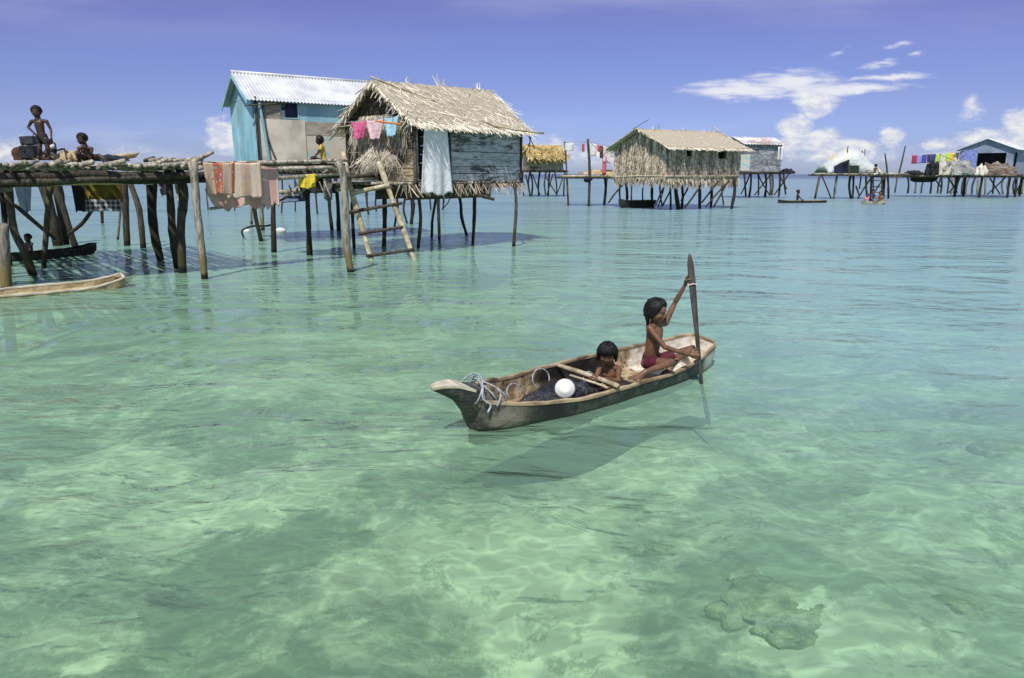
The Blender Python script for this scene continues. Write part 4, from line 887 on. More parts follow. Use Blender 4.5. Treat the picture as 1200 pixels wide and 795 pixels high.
bp = n.new('ShaderNodeBump'); bp.inputs['Strength'].default_value = .6; bp.inputs['Distance'].default_value = .01; n.put(bp.inputs['Height'], nf2); n.l.new(bp.outputs[0], b_.inputs['Normal']); n.l.new(b_.outputs[0], out.inputs[0])
M['canoe_out'] = m
M['rim'] = wood_hull('canoe_rim', (.24, .17, .09), (.48, .38, .24), (.08, .055, .035), .45)
M['pale_wood'] = wood_hull('pale_wood', (.42, .38, .28), (.66, .62, .50), (.16, .15, .11), .35)
can, cA, ce, cl, cL, zg, cW = canoe('dugout_canoe', 'weathered dugout canoe carrying two small children in the open water in front', 'canoe', B0, S0, .35, .19, -.13, M['canoe_out'], M['canoe_in'], M['rim'], heel=.17, zend=(.10, .08), endw=(.42, .36), th=.022)
def cp(s_, w, z): return B0 + ce * s_ + cl * w + Vector((0, 0, z))
# solid bow beak and forefoot
b = MB(); vs, fs = [], []
rings = [(-.37, .016, .395, .415), (-.28, .040, .345, .420), (-.16, .072, .27, .405), (-.03, .115, .10, .355), (.12, .15, -.06, .315), (.22, .13, -.10, .22)]
for s_, w, z0, z1 in rings:
    zm = (z0 * .6 + z1 * .4)
    vs += [cp(s_, -w, z1), cp(s_, w, z1 + .02), cp(s_, w * .95, zm), cp(s_, w * .35, z0), cp(s_, -w * .35, z0), cp(s_, -w * .95, zm)]
for k in range(len(rings) - 1):
    for j in range(6): a_, b_ = k * 6 + j, k * 6 + (j + 1) % 6; fs.append((a_, b_, b_ + 6, a_ + 6))
fs += [tuple(range(6))[::-1], tuple(range(30, 36))]; b.add(vs, fs, .5)
o = b.build('bow', M['canoe_out'], can); mo = o.modifiers.new('b', 'BEVEL'); mo.width = .012; mo.segments = 2
b = MB(); vs = []
for s_, w, z0, z1 in rings[:4]: vs += [cp(s_ - .004, -w * 1.04, z1 + .004), cp(s_ - .004, w * 1.04, z1 + .026), cp(s_ - .004, w * 1.04, z1 + .008), cp(s_ - .004, -w * 1.04, z1 - .016)]
fs = [(k * 4 + j, k * 4 + (j + 1) % 4, k * 4 + 4 + (j + 1) % 4, k * 4 + 4 + j) for k in range(3) for j in range(4)] + [(3, 2, 1, 0), (12, 13, 14, 15)]
b.add(vs, fs, .5); b.build('bow_lit_top', M['pale_wood'], can)  # pale strip laid on as the sunlit top of the beak
b = MB(); b.add([cp(.02, -.05, .10), cp(.02, .05, .10), cp(.01, .05, -.13), cp(.01, -.05, -.13), cp(.6, -.04, -.08), cp(.6, .04, -.08), cp(.5, .04, -.17), cp(.5, -.04, -.17)], [(0, 1, 2, 3), (7, 6, 5, 4), (0, 4, 5, 1), (1, 5, 6, 2), (2, 6, 7, 3), (3, 7, 4, 0)], .5)
b.build('keel', M['canoe_out'], can)
b = MB(); b.tube([P(653, 428, 6.62), P(690, 440, 6.38), P(725, 453, 6.14)], [.020, .024, .022], 8, jit=.05, sub=3)
b.solo('cross_stick', M['bamboo'], 'pale round stick laid across the gunwales in front of the smaller child', 'stick', smooth=True)
b = MB(); b.tube([P(668, 440, 6.4), P(700, 450, 6.2), P(712, 455, 6.15)], .011, 7, sub=2); b.solo('thin_stick', M['bamboo'], 'thinner stick lying beside the pale cross stick in the canoe', 'stick', smooth=True)
rope = std('rope_grey', (.22, .27, .30), (.50, .55, .58), ns=40, bump=.5)
b = MB()
for k in range(4):
    q = [cp(.02 + .05 * k + .07 * math.sin(a * 1.3 + k), .17 * math.cos(a), .33 + .11 * math.sin(a) - .02 * k) for a in [i * .55 for i in range(12)]]
    b.tube(q, .0065, 6, sub=3, r=.5)
b.tube([cp(0, -.16, .40), cp(-.02, -.18, .30), cp(.05, -.19, .24), cp(.02, -.19, .18)], .009, 6, sub=3, r=.5); b.tube([cp(.12, -.19, .36), cp(.14, -.21, .30), cp(.10, -.21, .22)], .009, 6, sub=3, r=.5)
b.solo('mooring_rope', rope, 'grey rope knotted round the bow of the canoe', 'rope', smooth=True)
# black bag, bowl, hoops
b = MB(); BM = Matrix((ce * .50, cl * .26, Vector((0, 0, .20)))).transposed()
b.ell(cp(1.04, -.02, -.02), BM, 40, 26, fn=lambda p: p * (1 + .07 * math.sin(p.x * 9 + p.y * 5) + .06 * math.sin(p.y * 13 + p.z * 11 + 2) + .035 * math.sin(p.x * 23 + p.z * 17)))
b.solo('black_bag', std('black_plastic', (.010, .011, .015), (.03, .034, .042), (1, 1, 1), 7, rough=.32, bump=1.0, bd=.05, vamt=0, spec=.5, c3=(.10, .10, .10), c3a=.12), 'crumpled black plastic bag lying in the canoe in front of the smaller child', 'bag', smooth=True)
bc = P(662, 455, 5.98); bn = (Vector((0, 0, 2)) - bc + Vector((0, 0, 1.5))).normalized(); bx = bn.orthogonal().normalized(); by = bn.cross(bx)
b = MB(); vs, fs = [], []; pr = [(0, .018), (.035, .018), (.050, .016), (.054, .010), (.074, .002), (.086, -.016), (.088, -.020), (.084, -.021), (.072, -.004), (.05, .005), (0, .008)]
for r_, h_ in pr[1:-1]:
    for k in range(28): a = 2 * math.pi * k / 28; vs.append(bc + bx * (math.cos(a) * r_) + by * (math.sin(a) * r_) + bn * h_)
nr = len(pr) - 2
for i in range(nr - 1):
    for k in range(28): a, c = i * 28 + k, i * 28 + (k + 1) % 28; fs.append((a, c, c + 28, a + 28))
fs += [tuple(range(28))[::-1], tuple(range((nr - 1) * 28, nr * 28))]; b.add(vs, fs, .5)
b.solo('bowl', std('white_enamel', (.62, .62, .60), (.72, .72, .70), ns=3, rough=.4, bump=0, vamt=0, spec=.5), 'round white bowl lying upside down on the black bag', 'bowl', smooth=True)
for (px, py, Y, r_, lb) in ((602, 459, 5.95, .075, 'thin pale wire hoop in the canoe, nearest its bow'), (634, 444, 6.2, .10, 'thin pale wire hoop leaning on the black bag'), (690, 444, 6.45, .07, 'small loop of pale cord on the far end of the black bag')):
    c0 = P(px, py, Y); b = MB(); b.tube([c0 + ce * (r_ * math.cos(a)) + (cl * .3 + Vector((0, 0, .95))).normalized() * (r_ * math.sin(a) * .9) for a in [i * .42 - .5 for i in range(12)]], .006, 6, sub=2)
    b.solo('wire_hoop', rope, lb, 'hoop', smooth=True)
# paddle
pt, pb = P(808, 297, 6.95), P(822, 450, G(822, 450).y); pd = (pb - pt).normalized(); low = pb + (pb - pt).normalized() * .35 + Vector((.10, -.05, 0))
pad = thing('paddle', 'long dark pointed wooden paddle held upright by the girl', 'paddle', (pb.x, pb.y, 0))
px_ = Vector((1, .25, 0)).normalized(); b = MB(); vs, fs = [], []
stn = [(0, .004, .004), (.02, .018, .008), (.08, .034, .011), (.22, .038, .012), (.40, .032, .013), (.6, .024, .015), (.8, .020, .016), (1.0, .018, .016), (1.10, .020, .014), (1.18, .026, .010), (1.28, .026, .010), (1.33, .01, .006)]
PL = (pb - pt).length; py_ = pd.cross(px_).normalized()
for t, w, h in stn:
    c = pt + pd * (PL * t) + (Vector((.06, 0, 0)) * max(0, t - 1) * 2)
    for k in range(10): a = 2 * math.pi * k / 10; vs.append(c + px_ * (w * math.cos(a)) + py_ * (h * math.sin(a)))
for i in range(len(stn) - 1):
    for k in range(10): a, c = i * 10 + k, i * 10 + (k + 1) % 10; fs.append((a, c, c + 10, a + 10))
fs += [tuple(range(10))[::-1], tuple(range((len(stn) - 1) * 10, len(stn) * 10))]; b.add(vs, fs, .5)
b.build('shaft', std('paddle_wood', (.035, .028, .028), (.085, .07, .07), (1, 1, .3), 20, rough=.5, bump=.3, vamt=0), pad, smooth=True)
hk = pt + pd * (PL * .235); b = MB(); b.tube([hk + px_ * (.045 * math.cos(a)) + py_ * (.02 * math.sin(a)) + pd * (.006 * math.sin(a * 3)) for a in [i * .63 for i in range(11)]], .006, 6, sub=2)
b.build('cord', std('cord_pink', (.55, .42, .38), (.65, .5, .45), bump=0), pad, smooth=True)

# ================================================================== people
def skin(name, c1, c2, rough=.42):
    m = std(name, c1, c2, (1, 1, 1), 9, rough=rough, bump=.12, bd=.004, vamt=0, spec=.45, coord='obj')
    return m
M['skin'] = skin('skin', (.12, .060, .034), (.21, .108, .062), .40)
M['skin_silhouette'] = skin('skin_silhouette', (.035, .019, .013), (.065, .036, .023), .5)  # near-silhouette copy: shade is darkened into the skin colour
M['hair'] = std('hair_black', (.004, .0035, .004), (.014, .012, .011), (4, 4, .8), 25, rough=.42, bump=.9, bd=.004, vamt=.4, spec=.3, coord='obj')
M['eye'] = std('eye_dark', (.01, .008, .007), (.02, .015, .012), bump=0, rough=.2, vamt=0, spec=.6); M['eyewhite'] = std('eye_white', (.28, .25, .23), (.32, .29, .27), bump=0, rough=.3, vamt=0)
M['lips'] = std('lips', (.22, .08, .06), (.26, .10, .07), bump=0, rough=.4, vamt=0)
def basis(f, up):
    f = Vector(f).normalized(); x = f.cross(Vector(up)).normalized(); return x, f, x.cross(f)   # right, front, up
def hand(mb, wr, d, kn, u, curl=.3, side=1, res=1):
    """wr wrist, d finger direction, kn direction from little finger to index; fingers close towards d x kn * side"""
    d = Vector(d).normalized(); kn = Vector(kn); kn = (kn - d * kn.dot(d)).normalized(); pn = d.cross(kn) * side
    pl, pw = .36 * u, .30 * u
    mb.tube([wr, wr + d * pl * .3, wr + d * pl * .95], [.085 * u, .10 * u, .10 * u], 10, dome=True)
    for i, (f, L_) in enumerate(((-.5, .26), (-.17, .33), (.17, .36), (.5, .32))):
        b0 = wr + d * pl * (.92 - abs(f) * .12) + kn * (pw * f); mb.tube([wr + d * .08 * u + kn * (pw * f * .5), b0], [.06 * u, .05 * u], 8, dome=True)
        q = [b0]; a = curl * .9; seg = L_ * u / 3
        for j in range(3):
            dd = d * math.cos(a) + pn * math.sin(a); q.append(q[-1] + dd * seg * (1.15 - .12 * j)); a += curl
        mb.tube(q, [.046 * u, .042 * u, .038 * u, .030 * u], 8, dome=True)
    t0 = wr + d * .08 * u + kn * (pw * .35) ; a = .9
    t1 = t0 + (kn * .8 + d * .6 + pn * .35).normalized() * .17 * u; t2 = t1 + (d * .75 + pn * (.3 + curl * .6) + kn * (.4 - curl * .5)).normalized() * .13 * u; t3 = t2 + (d * .6 + pn * (.3 + curl) - kn * (curl * .5)).normalized() * .10 * u
    mb.tube([t0, t1, t2, t3], [.065 * u, .055 * u, .048 * u, .035 * u], 8, dome=True)
def foot(mb, an, d, up, u):
    x, f, z = basis(d, up); s = an - z * .12 * u
    mb.tube([an, s - f * .10 * u], [.13 * u, .12 * u], 10, dome=True); mb.tube([an, s + f * .3 * u, s + f * .58 * u - z * .04 * u], [.125 * u, .12 * u, .10 * u], 10, dome=True)
    mb.tube([s - f * .08 * u, s + f * .5 * u + x * .09 * u - z * .05 * u], [.11 * u, .10 * u], 10, dome=True); mb.tube([s, s + f * .5 * u - x * .09 * u - z * .05 * u], [.10 * u, .09 * u], 10, dome=True)
    for k in range(5):
        w = (.19 - .095 * k) * u; mb.tube([s + f * .48 * u + x * w * .9 - z * .05 * u, s + f * (.74 - .035 * k) * u + x * w - z * .07 * u], [.05 * u, (.055 if k == 0 else .04) * u], 8, dome=True)
def headframe(J): return basis(J['face'], J.get('up', (0, 0, 1)))
def person(label, J, u, voxel, skinmat, hair='short', wear=None, group=None, base=None, sm=5, feet=True, lower=True, hands=None):
    root = thing('person', label, 'person', base if base is not None else J['pelvis'] - Vector((0, 0, .3 * u)), group)
    X, Fw, Up = headframe(J); h = J['head']; b = MB()
    sh = (J['shR'] - J['shL']); shx = sh.normalized(); sp = (J['neck'] - J['pelvis']); 
    hx = (J['hipR'] - J['hipL']).normalized(); hw_ = (J['hipR'] - J['hipL']).length / 2
    # torso loft
    pts = [(J['pelvis'] - sp.normalized() * .22 * u, .34, .30, hx), (J['pelvis'], .47, .34, hx), (J['pelvis'] + (J['waist'] - J['pelvis']) * .5, .42, .32, hx), (J['waist'], .37, .29, hx), (J['chest'], .44, .33, shx), (J['chest'].lerp(J['neck'], .55), .46, .30, shx), (J['neck'] - sp.normalized() * .12 * u, .34, .24, shx), (J['neck'] + sp.normalized() * .03 * u, .17, .17, shx)]
    vs, fs = [], []; S_ = 18
    for i, (c, a, bb, ax) in enumerate(pts):
        d = (pts[min(i + 1, len(pts) - 1)][0] - pts[max(0, i - 1)][0]).normalized(); ax = (ax - d * ax.dot(d)).normalized(); ay = d.cross(ax)
        for k in range(S_): t = 2 * math.pi * k / S_; vs.append(c + ax * (a * u * math.cos(t)) + ay * (bb * u * math.sin(t)))
    for i in range(len(pts) - 1):
        for k in range(S_): a, c = i * S_ + k, i * S_ + (k + 1) % S_; fs.append((a, c, c + S_, a + S_))
    fs += [tuple(range(S_))[::-1], tuple(range((len(pts) - 1) * S_, len(pts) * S_))]; b.add(vs, fs, .5)
    b.tube([J['neck'] - (J['neck'] - J['pelvis']).normalized() * .1 * u, J['neck'].lerp(h, .5), h - Up * .12 * u], [.27 * u, .23 * u, .24 * u], 14, dome=True)
    for s in ('L', 'R'):
        S1, E1, W1 = J['sh' + s], J['el' + s], J['wr' + s]
        b.tube([J['neck'].lerp(S1, .35) - Up * .04 * u, S1], [.17 * u, .165 * u], 12, dome=True)
        b.tube([S1, S1.lerp(E1, .45), E1], [.165 * u, .135 * u, .108 * u], 12, dome=True); b.tube([E1, E1.lerp(W1, .3), W1], [.108 * u, .112 * u, .075 * u], 12, dome=True)
        hd = (hands or {}).get(s, {}); d = hd.get('d', W1 - E1); hand(b, W1, d, hd.get('kn', (0, 0, 1)), u, hd.get('curl', .35), hd.get('side', 1))
        if lower:
            H1, K1, A1 = J['hip' + s], J['kn' + s], J['an' + s]
            b.tube([H1, H1.lerp(K1, .4), K1], [.27 * u, .24 * u, .175 * u], 14, dome=True); b.tube([K1, K1.lerp(A1, .35), A1], [.165 * u, .165 * u, .10 * u], 12, dome=True)
            if feet: foot(b, A1, J.get('ft' + s, A1 - K1), J.get('fu' + s, (0, 0, 1)), u)
    def HM(c, a, bb, cc): return (h + X * c[0] * u + Fw * c[1] * u + Up * c[2] * u, Matrix((X * a * u, Fw * bb * u, Up * cc * u)).transposed())
    def E(c, a, bb, cc, seg=16, ri=12): cc_, mm = HM(c, a, bb, cc); b.ell(cc_, mm, seg, ri)
    E((0, -.05, .08), .40, .45, .42, 24, 16); E((0, .06, -.16), .34, .35, .33, 20, 14); E((0, .20, -.35), .19, .18, .15)      # skull, face, chin
    E((0, .31, .09), .25, .10, .07); E((.17, .25, -.14), .13, .13, .12); E((-.17, .25, -.14), .13, .13, .12)                    # brow, cheeks
    E((0, .40, -.09), .045, .07, .11); E((0, .43, -.155), .075, .07, .045); E((.05, .40, -.165), .04, .05, .035); E((-.05, .40, -.165), .04, .05, .035)
    E((0, .365, -.255), .12, .06, .035); E((0, .355, -.30), .10, .06, .035)
    for s in (-1, 1): E((s * .40, -.02, -.06), .04, .08, .12)
    o = b.build('body', skinmat, root); remesh(o, voxel, sm)
    for s in (-1, 1):
        if voxel < .012:
            e_ = MB(); c_, mm = HM((s * .145, .315, .0), .062, .042, .024); e_.ell(c_, mm, 12, 8); e = e_.build('eye', M['eyewhite'], root, smooth=True)
            e_ = MB(); c_, mm = HM((s * .145, .345, .0), .034, .022, .030); e_.ell(c_, mm, 12, 8); e_.build('iris', M['eye'], e, smooth=True)
    if voxel < .012:
        e_ = MB(); c_, mm = HM((0, .392, -.262), .085, .035, .018); e_.ell(c_, mm, 12, 8); c_, mm = HM((0, .385, -.292), .072, .035, .020); e_.ell(c_, mm, 12, 8); e_.build('lips', M['lips'], root, smooth=True)
        for s in (-1, 1):
            e_ = MB(); e_.tube([h + (X * s * .06 + Fw * .385 + Up * .085) * u, h + (X * s * .15 + Fw * .37 + Up * .105) * u, h + (X * s * .24 + Fw * .30 + Up * .08) * u], [.012 * u, .016 * u, .008 * u], 6, sub=3); e_.build('eyebrow', M['hair'], root, smooth=True)
    # hair
    hb = MB(); NA, NR = 72, 16; vs, fs = [], []
    def lim(a):   # a: azimuth, 0 = front
        f = abs(a) / math.pi
        if hair == 'bowl': return R(82) if f < .30 else (R(82) + (R(128) - R(82)) * min(1, (f - .30) / .12) if f < .42 else R(128))
        if hair == 'long': return R(52) + (R(142) - R(52)) * min(1, max(0, (f - .22) / .25))
        return R(60) + (R(122) - R(60)) * min(1, max(0, (f - .22) / .3))
    thk = {'bowl': 1.16, 'long': 1.05, 'short': 1.04}[hair]; hc = h + (Up * .07 - Fw * .05) * u
    for i in range(NR):
        for k in range(NA):
            a = -math.pi + 2 * math.pi * k / NA; t = lim(a) * (i + .15) / (NR - 1 + .15); g = 1 + .022 * math.sin(a * 23 + t * 3) + .016 * math.sin(a * 47 + t * 5) + .01 * math.sin(a * 11 - t * 6)
            rr = thk * g * (1 - .05 * max(0, (i - NR + 3) / 2)); x_ = math.sin(t) * math.sin(a); y_ = math.sin(t) * math.cos(a); z_ = math.cos(t)
            if hair == 'bowl': 
                if t > R(90): q = 1 / max(.5, math.sin(t)); x_ *= q ** .8; y_ *= q ** .8; z_ *= 1.35
            elif hair == 'long' and t > R(90): q = 1 / max(.5, math.sin(t)); x_ *= q ** .5; y_ *= q ** .6; z_ *= 1.2
            vs.append(hc + (X * x_ * .40 + Fw * y_ * .45 + Up * z_ * .43) * rr * u)
    for i in range(NR - 1):
        for k in range(NA): a, c = i * NA + k, i * NA + (k + 1) % NA; fs.append((a, a + NA, c + NA, c))
    fs.append(tuple(range(NA))); hb.add(vs, fs, .5)
    if voxel < .012:
        for k in range(0, NA):   # single locks laid over the cap
            w_ = rng.uniform(-.5, .5); off = 1.0 + rng.uniform(.0, .085); hb.tube([hc + (Vector(vs[i * NA + (k + round(w_ * i / NR)) % NA]) - hc) * off for i in range(0, NR, 3)] + [hc + (Vector(vs[(NR - 1) * NA + k]) - hc) * off], [.012 * u] + [.030 * u] * (len(range(0, NR, 3)) - 1) + [.014 * u], 5)
        for k in range(0, NA):   # locks at the hem
            p = Vector(vs[(NR - 1) * NA + k]); pu = Vector(vs[(NR - 3) * NA + k]); d = (p - pu).normalized(); a = -math.pi + 2 * math.pi * k / NA; f = abs(a) / math.pi
            l_ = (.10 if hair == 'bowl' else .12) * rng.uniform(.5, 1.4) * u
            if hair == 'long' and f > .40: l_ = rng.uniform(.55, .95) * u; dd = (J['neck'] - Fw * .30 * u + X * .1 * u - p).normalized(); hb.tube([pu, p, p + dd * l_ * .4 - Fw * .02, p + (dd * .5 + Vector((0, 0, -.5))) * l_], [.035 * u, .036 * u, .03 * u, .008 * u], 6, sub=2); continue
            if k % 2: hb.tube([pu, p, p + d * l_], [.035 * u, .034 * u, .01 * u], 6)
    ho = hb.build('hair', M['hair'], root, smooth=True); mo = ho.modifiers.new('s', 'SOLIDIFY'); mo.thickness = .02 * u * 2; mo.offset = -1
    if wear:
        for (nm, kind, mat) in wear:
            g_ = MB(); ud = sp.normalized()
            if kind == 'shorts':
                vs, fs = [], []
                q = [(J['pelvis'] - ud * .28 * u, .42, .37), (J['pelvis'] - ud * .06 * u, .52, .40), (J['pelvis'] + ud * .22 * u, .47, .37), (J['pelvis'] + ud * .36 * u, .445, .345)]
                for c, a, bb in q:
                    ax = (hx - ud * hx.dot(ud)).normalized(); ay = ud.cross(ax)
                    for k in range(S_): t = 2 * math.pi * k / S_; vs.append(c + ax * (a * u * math.cos(t)) + ay * (bb * u * math.sin(t)))
                for i in range(3):
                    for k in range(S_): a, c = i * S_ + k, i * S_ + (k + 1) % S_; fs.append((a, c, c + S_, a + S_))
                fs += [tuple(range(S_))[::-1], tuple(range(3 * S_, 4 * S_))]; g_.add(vs, fs, .5)
                for s in ('L', 'R'): H1, K1 = J['hip' + s], J['kn' + s]; g_.tube([H1, H1.lerp(K1, .28), H1.lerp(K1, .48)], [.32 * u, .31 * u, .285 * u], 14, dome=False)
            else:
                q = [(J['pelvis'] + ud * .0 * u, .50, .38), (J['waist'], .42, .34), (J['chest'], .50, .38), (J['chest'].lerp(J['neck'], .6), .50, .34), (J['neck'] - ud * .08 * u, .32, .25)]; vs, fs = [], []
                for c, a, bb in q:
                    ax = (shx - ud * shx.dot(ud)).normalized(); ay = ud.cross(ax)
                    for k in range(S_): t = 2 * math.pi * k / S_; vs.append(c + ax * (a * u * math.cos(t)) + ay * (bb * u * math.sin(t)))
                for i in range(4):
                    for k in range(S_): a, c = i * S_ + k, i * S_ + (k + 1) % S_; fs.append((a, c, c + S_, a + S_))
                fs += [tuple(range(S_))[::-1], tuple(range(4 * S_, 5 * S_))]; g_.add(vs, fs, .5)
                for s in ('L', 'R'): g_.tube([J['neck'].lerp(J['sh' + s], .4) - Up * .05 * u, J['sh' + s], J['sh' + s].lerp(J['el' + s], .55)], [.2 * u, .21 * u, .19 * u], 12, dome=False)
            o = g_.build(nm, mat, root); remesh(o, voxel * 1.15, 3)
    return root

V = Vector
# ---- the girl with the paddle
J = dict(head=P(769.5, 364, 6.86), neck=P(768.5, 379, 6.90), chest=P(767, 394, 6.89), waist=P(764, 411, 6.90), pelvis=P(763, 423, 6.93),
         shL=P(779.5, 378.5, 6.99), shR=P(761.5, 385, 6.80), elR=P(779, 407, 6.70), wrR=P(809, 416.5, 6.80), elL=P(791, 355, 7.02), wrL=P(803.5, 333, 6.98),
         hipL=P(771, 424, 7.00), hipR=P(758, 426, 6.84), knR=P(787, 425, 6.66), anR=P(757, 435.5, 6.50), knL=P(811, 409, 7.02), anL=P(789, 425, 6.84),
         face=V((.80, -.52, -.26)), up=V((.10, 0, 1)))
J['ftR'] = V((-.75, -.55, -.15)); J['fuR'] = V((.25, -.3, 1)); J['ftL'] = V((-.6, -.4, -.5)); J['fuL'] = V((0, -.2, 1))
person('girl in maroon shorts sitting in the canoe and holding the upright paddle', J, .222, .0042, M['skin'], 'long',
       [('shorts', 'shorts', std('maroon_cloth', (.055, .008, .016), (.10, .014, .028), ns=6, rough=.75, bump=.3, vamt=0))],
       hands={'R': dict(d=V((1, .12, -.02)), kn=-pd, curl=.95, side=-1), 'L': dict(d=V((.35, -.12, 1)), kn=V((-.5, -.6, .4)), curl=.95, side=1)})
# ---- the smaller child
J = dict(head=P(711.5, 415, 6.48), neck=P(714, 427.5, 6.54), chest=P(715, 438, 6.54), waist=P(717, 447, 6.56), pelvis=P(718, 455, 6.58),
         shL=P(725, 432.5, 6.47), shR=P(703.5, 432, 6.56), elL=P(724.5, 446, 6.36), wrL=P(703, 443.5, 6.30), elR=P(698, 443, 6.46), wrR=P(713, 450.5, 6.25),
         hipL=P(722, 456, 6.52), hipR=P(713, 456, 6.58), knR=cp(1.55, .10, .10), anR=cp(1.32, .08, -.02), knL=cp(1.58, -.12, .08), anL=cp(1.35, -.10, -.02), face=V((-.16, -1, -.20)), up=V((0, -.1, 1)))
J['ftR'] = J['ftL'] = -ce
person('small child with bowl cut hair leaning on the cross stick in the canoe', J, .190, .0042, M['skin'], 'bowl', hands={'L': dict(d=V((-1, -.1, -.12)), kn=V((.1, .5, .8)), curl=.5, side=1), 'R': dict(d=V((1, -.15, -.1)), kn=V((0, .6, .6)), curl=.5, side=-1)})
# ---- boy standing on the platform
YB = 14.7; q = lambda x, y, dy=0: P(x, y, YB + dy)
J = dict(head=q(42.5, 131), neck=q(44.5, 140.5), chest=q(46, 147), waist=q(48, 156), pelvis=q(50, 162), shL=q(54.5, 142.5, -.02), shR=q(37, 142.5, .04), elL=q(59.5, 152, -.02), wrL=q(60.3, 162, -.12),
         elR=q(32.8, 149.5, .02), wrR=q(41, 157, -.12), hipL=q(54, 164, -.02), hipR=q(46, 164, .02), knL=q(56, 174.5, -.06), knR=q(46.5, 174.5, -.04), anL=q(57.5, 184.5, 0), anR=q(46, 184.5, 0), face=V((.25, -1, -.12)))
J['ftL'] = V((.3, -1, 0)); J['ftR'] = V((-.1, -1, 0))
person('boy standing on the pole platform with one hand on his hip', J, .215, .007, M['skin_silhouette'], 'short', [('shorts', 'shorts', std('dark_shorts', (.015, .014, .016), (.03, .028, .03), bump=.2, vamt=0))], hands={'R': dict(d=V((.8, -.5, -.6)), kn=V((0, -1, .3)), curl=.3), 'L': dict(d=V((0, -.1, -1)), kn=V((0, -1, 0)), curl=.3)})
J = dict(head=q(96, 163, .1), neck=q(99.5, 172, .15), chest=q(101.5, 177, .18), waist=q(104, 182.5, .2), pelvis=q(105.5, 185.5, .22), shL=q(107.5, 174.5, .15), shR=q(92.5, 174, .12), elL=q(107, 182, -.02), wrL=q(102, 176, -.10), elR=q(91.5, 182, -.05), wrR=q(98.5, 175.5, -.10),
         hipL=q(108, 186, .18), hipR=q(102, 186, .2), knR=q(90, 181, -.1), anR=q(93, 187.5, .1), knL=q(116, 182.5, -.05), anL=q(124, 187.5, -.1), face=V((-.25, -1, -.15)))
J['ftL'] = V((.4, -1, 0)); J['ftR'] = V((-.2, -1, 0))
person('boy sitting on the pole platform with both hands near his mouth', J, .215, .007, M['skin_silhouette'], 'short', [('shorts', 'shorts', std('brown_shorts', (.03, .018, .015), (.05, .03, .025), bump=.2, vamt=0))])

def sitter(label, base, ang, u, mat, wear=None, lean=0.0, hair='short', voxel=.014, arms='fwd', kneel=False, legs=True, group=None):
    a = R(ang); F_ = V((math.cos(a), math.sin(a), 0)); X_ = V((F_.y, -F_.x, 0)); b_ = V(base)
    def p(x, f, z): return b_ + X_ * (x * u) + F_ * ((f + lean * z) * u) + V((0, 0, z * u))
    aw = {'fwd': (1.15, .95), 'down': (.35, .35), 'up': (.9, 1.9)}[arms]
    J = dict(head=p(0, .08, 3.0), neck=p(0, 0, 2.45), chest=p(0, 0, 1.85), waist=p(0, 0, 1.0), pelvis=p(0, 0, .42), shR=p(.56, 0, 2.25), shL=p(-.56, 0, 2.25), elR=p(.68, .55, 1.45), elL=p(-.68, .55, 1.45), wrR=p(.5, aw[0], aw[1]), wrL=p(-.5, aw[0], aw[1]),
             hipR=p(.26, .1, .38), hipL=p(-.26, .1, .38), knR=p(.6, 1.25, .95), knL=p(-.6, 1.25, .95), anR=p(.35, 1.75, .15), anL=p(-.35, 1.75, .15), face=F_ + V((0, 0, -.1)))
    J['ftR'] = J['ftL'] = F_
    return person(label, J, u, voxel, mat, hair, wear, group=group, base=b_, sm=2, feet=legs, lower=legs)
yel = std('yellow_cloth', (.50, .34, .05), (.70, .52, .12), bump=.2, vamt=0); navy = std('navy_cloth', (.02, .02, .10), (.04, .05, .18), bump=.2, vamt=0); whi = std('white_cloth_plain', (.62, .62, .66), (.80, .80, .82), bump=.2, vamt=0); pnk = std('pink_cloth_plain', (.60, .22, .26), (.72, .36, .38), bump=.2, vamt=0)
sitter('person in a yellow shirt crouching outside the blue house behind the rail', P(381, 194, 18.3), 200, .20, M['skin_silhouette'], [('shirt', 'shirt', yel)], lean=.15, voxel=.012, hair='long')
o = sitter('person with only the head showing above the black canoe under the platform', P(37, 306, 17.9), 250, .19, M['skin_silhouette'], voxel=.012)
sitter('bare backed person sitting at the edge of the tent platform', P(1025, 206, 60), 20, .26, M['skin'], [('shorts', 'shorts', whi)], voxel=.02)

# ================================================================== other canoes
blk = wood_hull('black_hull', (.012, .011, .011), (.03, .027, .025), (.05, .045, .04), .2)
A_ = G(8, 307); B_ = G(112, 297); canoe('black_canoe', 'narrow black canoe floating under the pole platform', 'canoe', A_, B_, .26, .17, -.10, blk, blk, blk, zend=(.02, .10), endw=(.4, .35))
A_ = G(-40, 353); B_ = G(146, 336)
M['old_wood'] = wood_hull('old_wood', (.26, .20, .09), (.52, .44, .26), (.09, .075, .04), .4)
r_, a2, e2, l2, L2, zg2, W2 = canoe('broken_canoe', 'half sunk pale canoe with a broken end at the left edge', 'canoe', A_, B_, .19, .09, -.15, M['old_wood'], M['old_wood'], M['pale_wood'], heel=.25, zend=(.0, .12), endw=(.5, .6), nst=26)
b = MB()
for k in range(16): p = B_ + l2 * rng.uniform(-.13, .15) + V((0, 0, rng.uniform(.02, .2))); strand(b, p - e2 * .15, e2 + V((0, 0, rng.uniform(-.3, .2))), V((0, 0, 1)), rng.uniform(.15, .4), .04, .02)
b.build('splinters', M['old_wood'], r_)
A_ = P(912, 239.5, 52); A_.z = 0; B_ = P(968, 239.5, 52.5); B_.z = 0; canoe('dark_canoe', 'low dark canoe with one paddler in open water left of the tent platform', 'canoe', A_, B_, .24, .16, -.12, blk, blk, M['rim'], zend=(.08, .03))
sitter('lone paddler sitting in the low dark canoe', P(934, 238.5, 52.2), 330, .27, M['skin_silhouette'], voxel=.02, arms='fwd', legs=False)
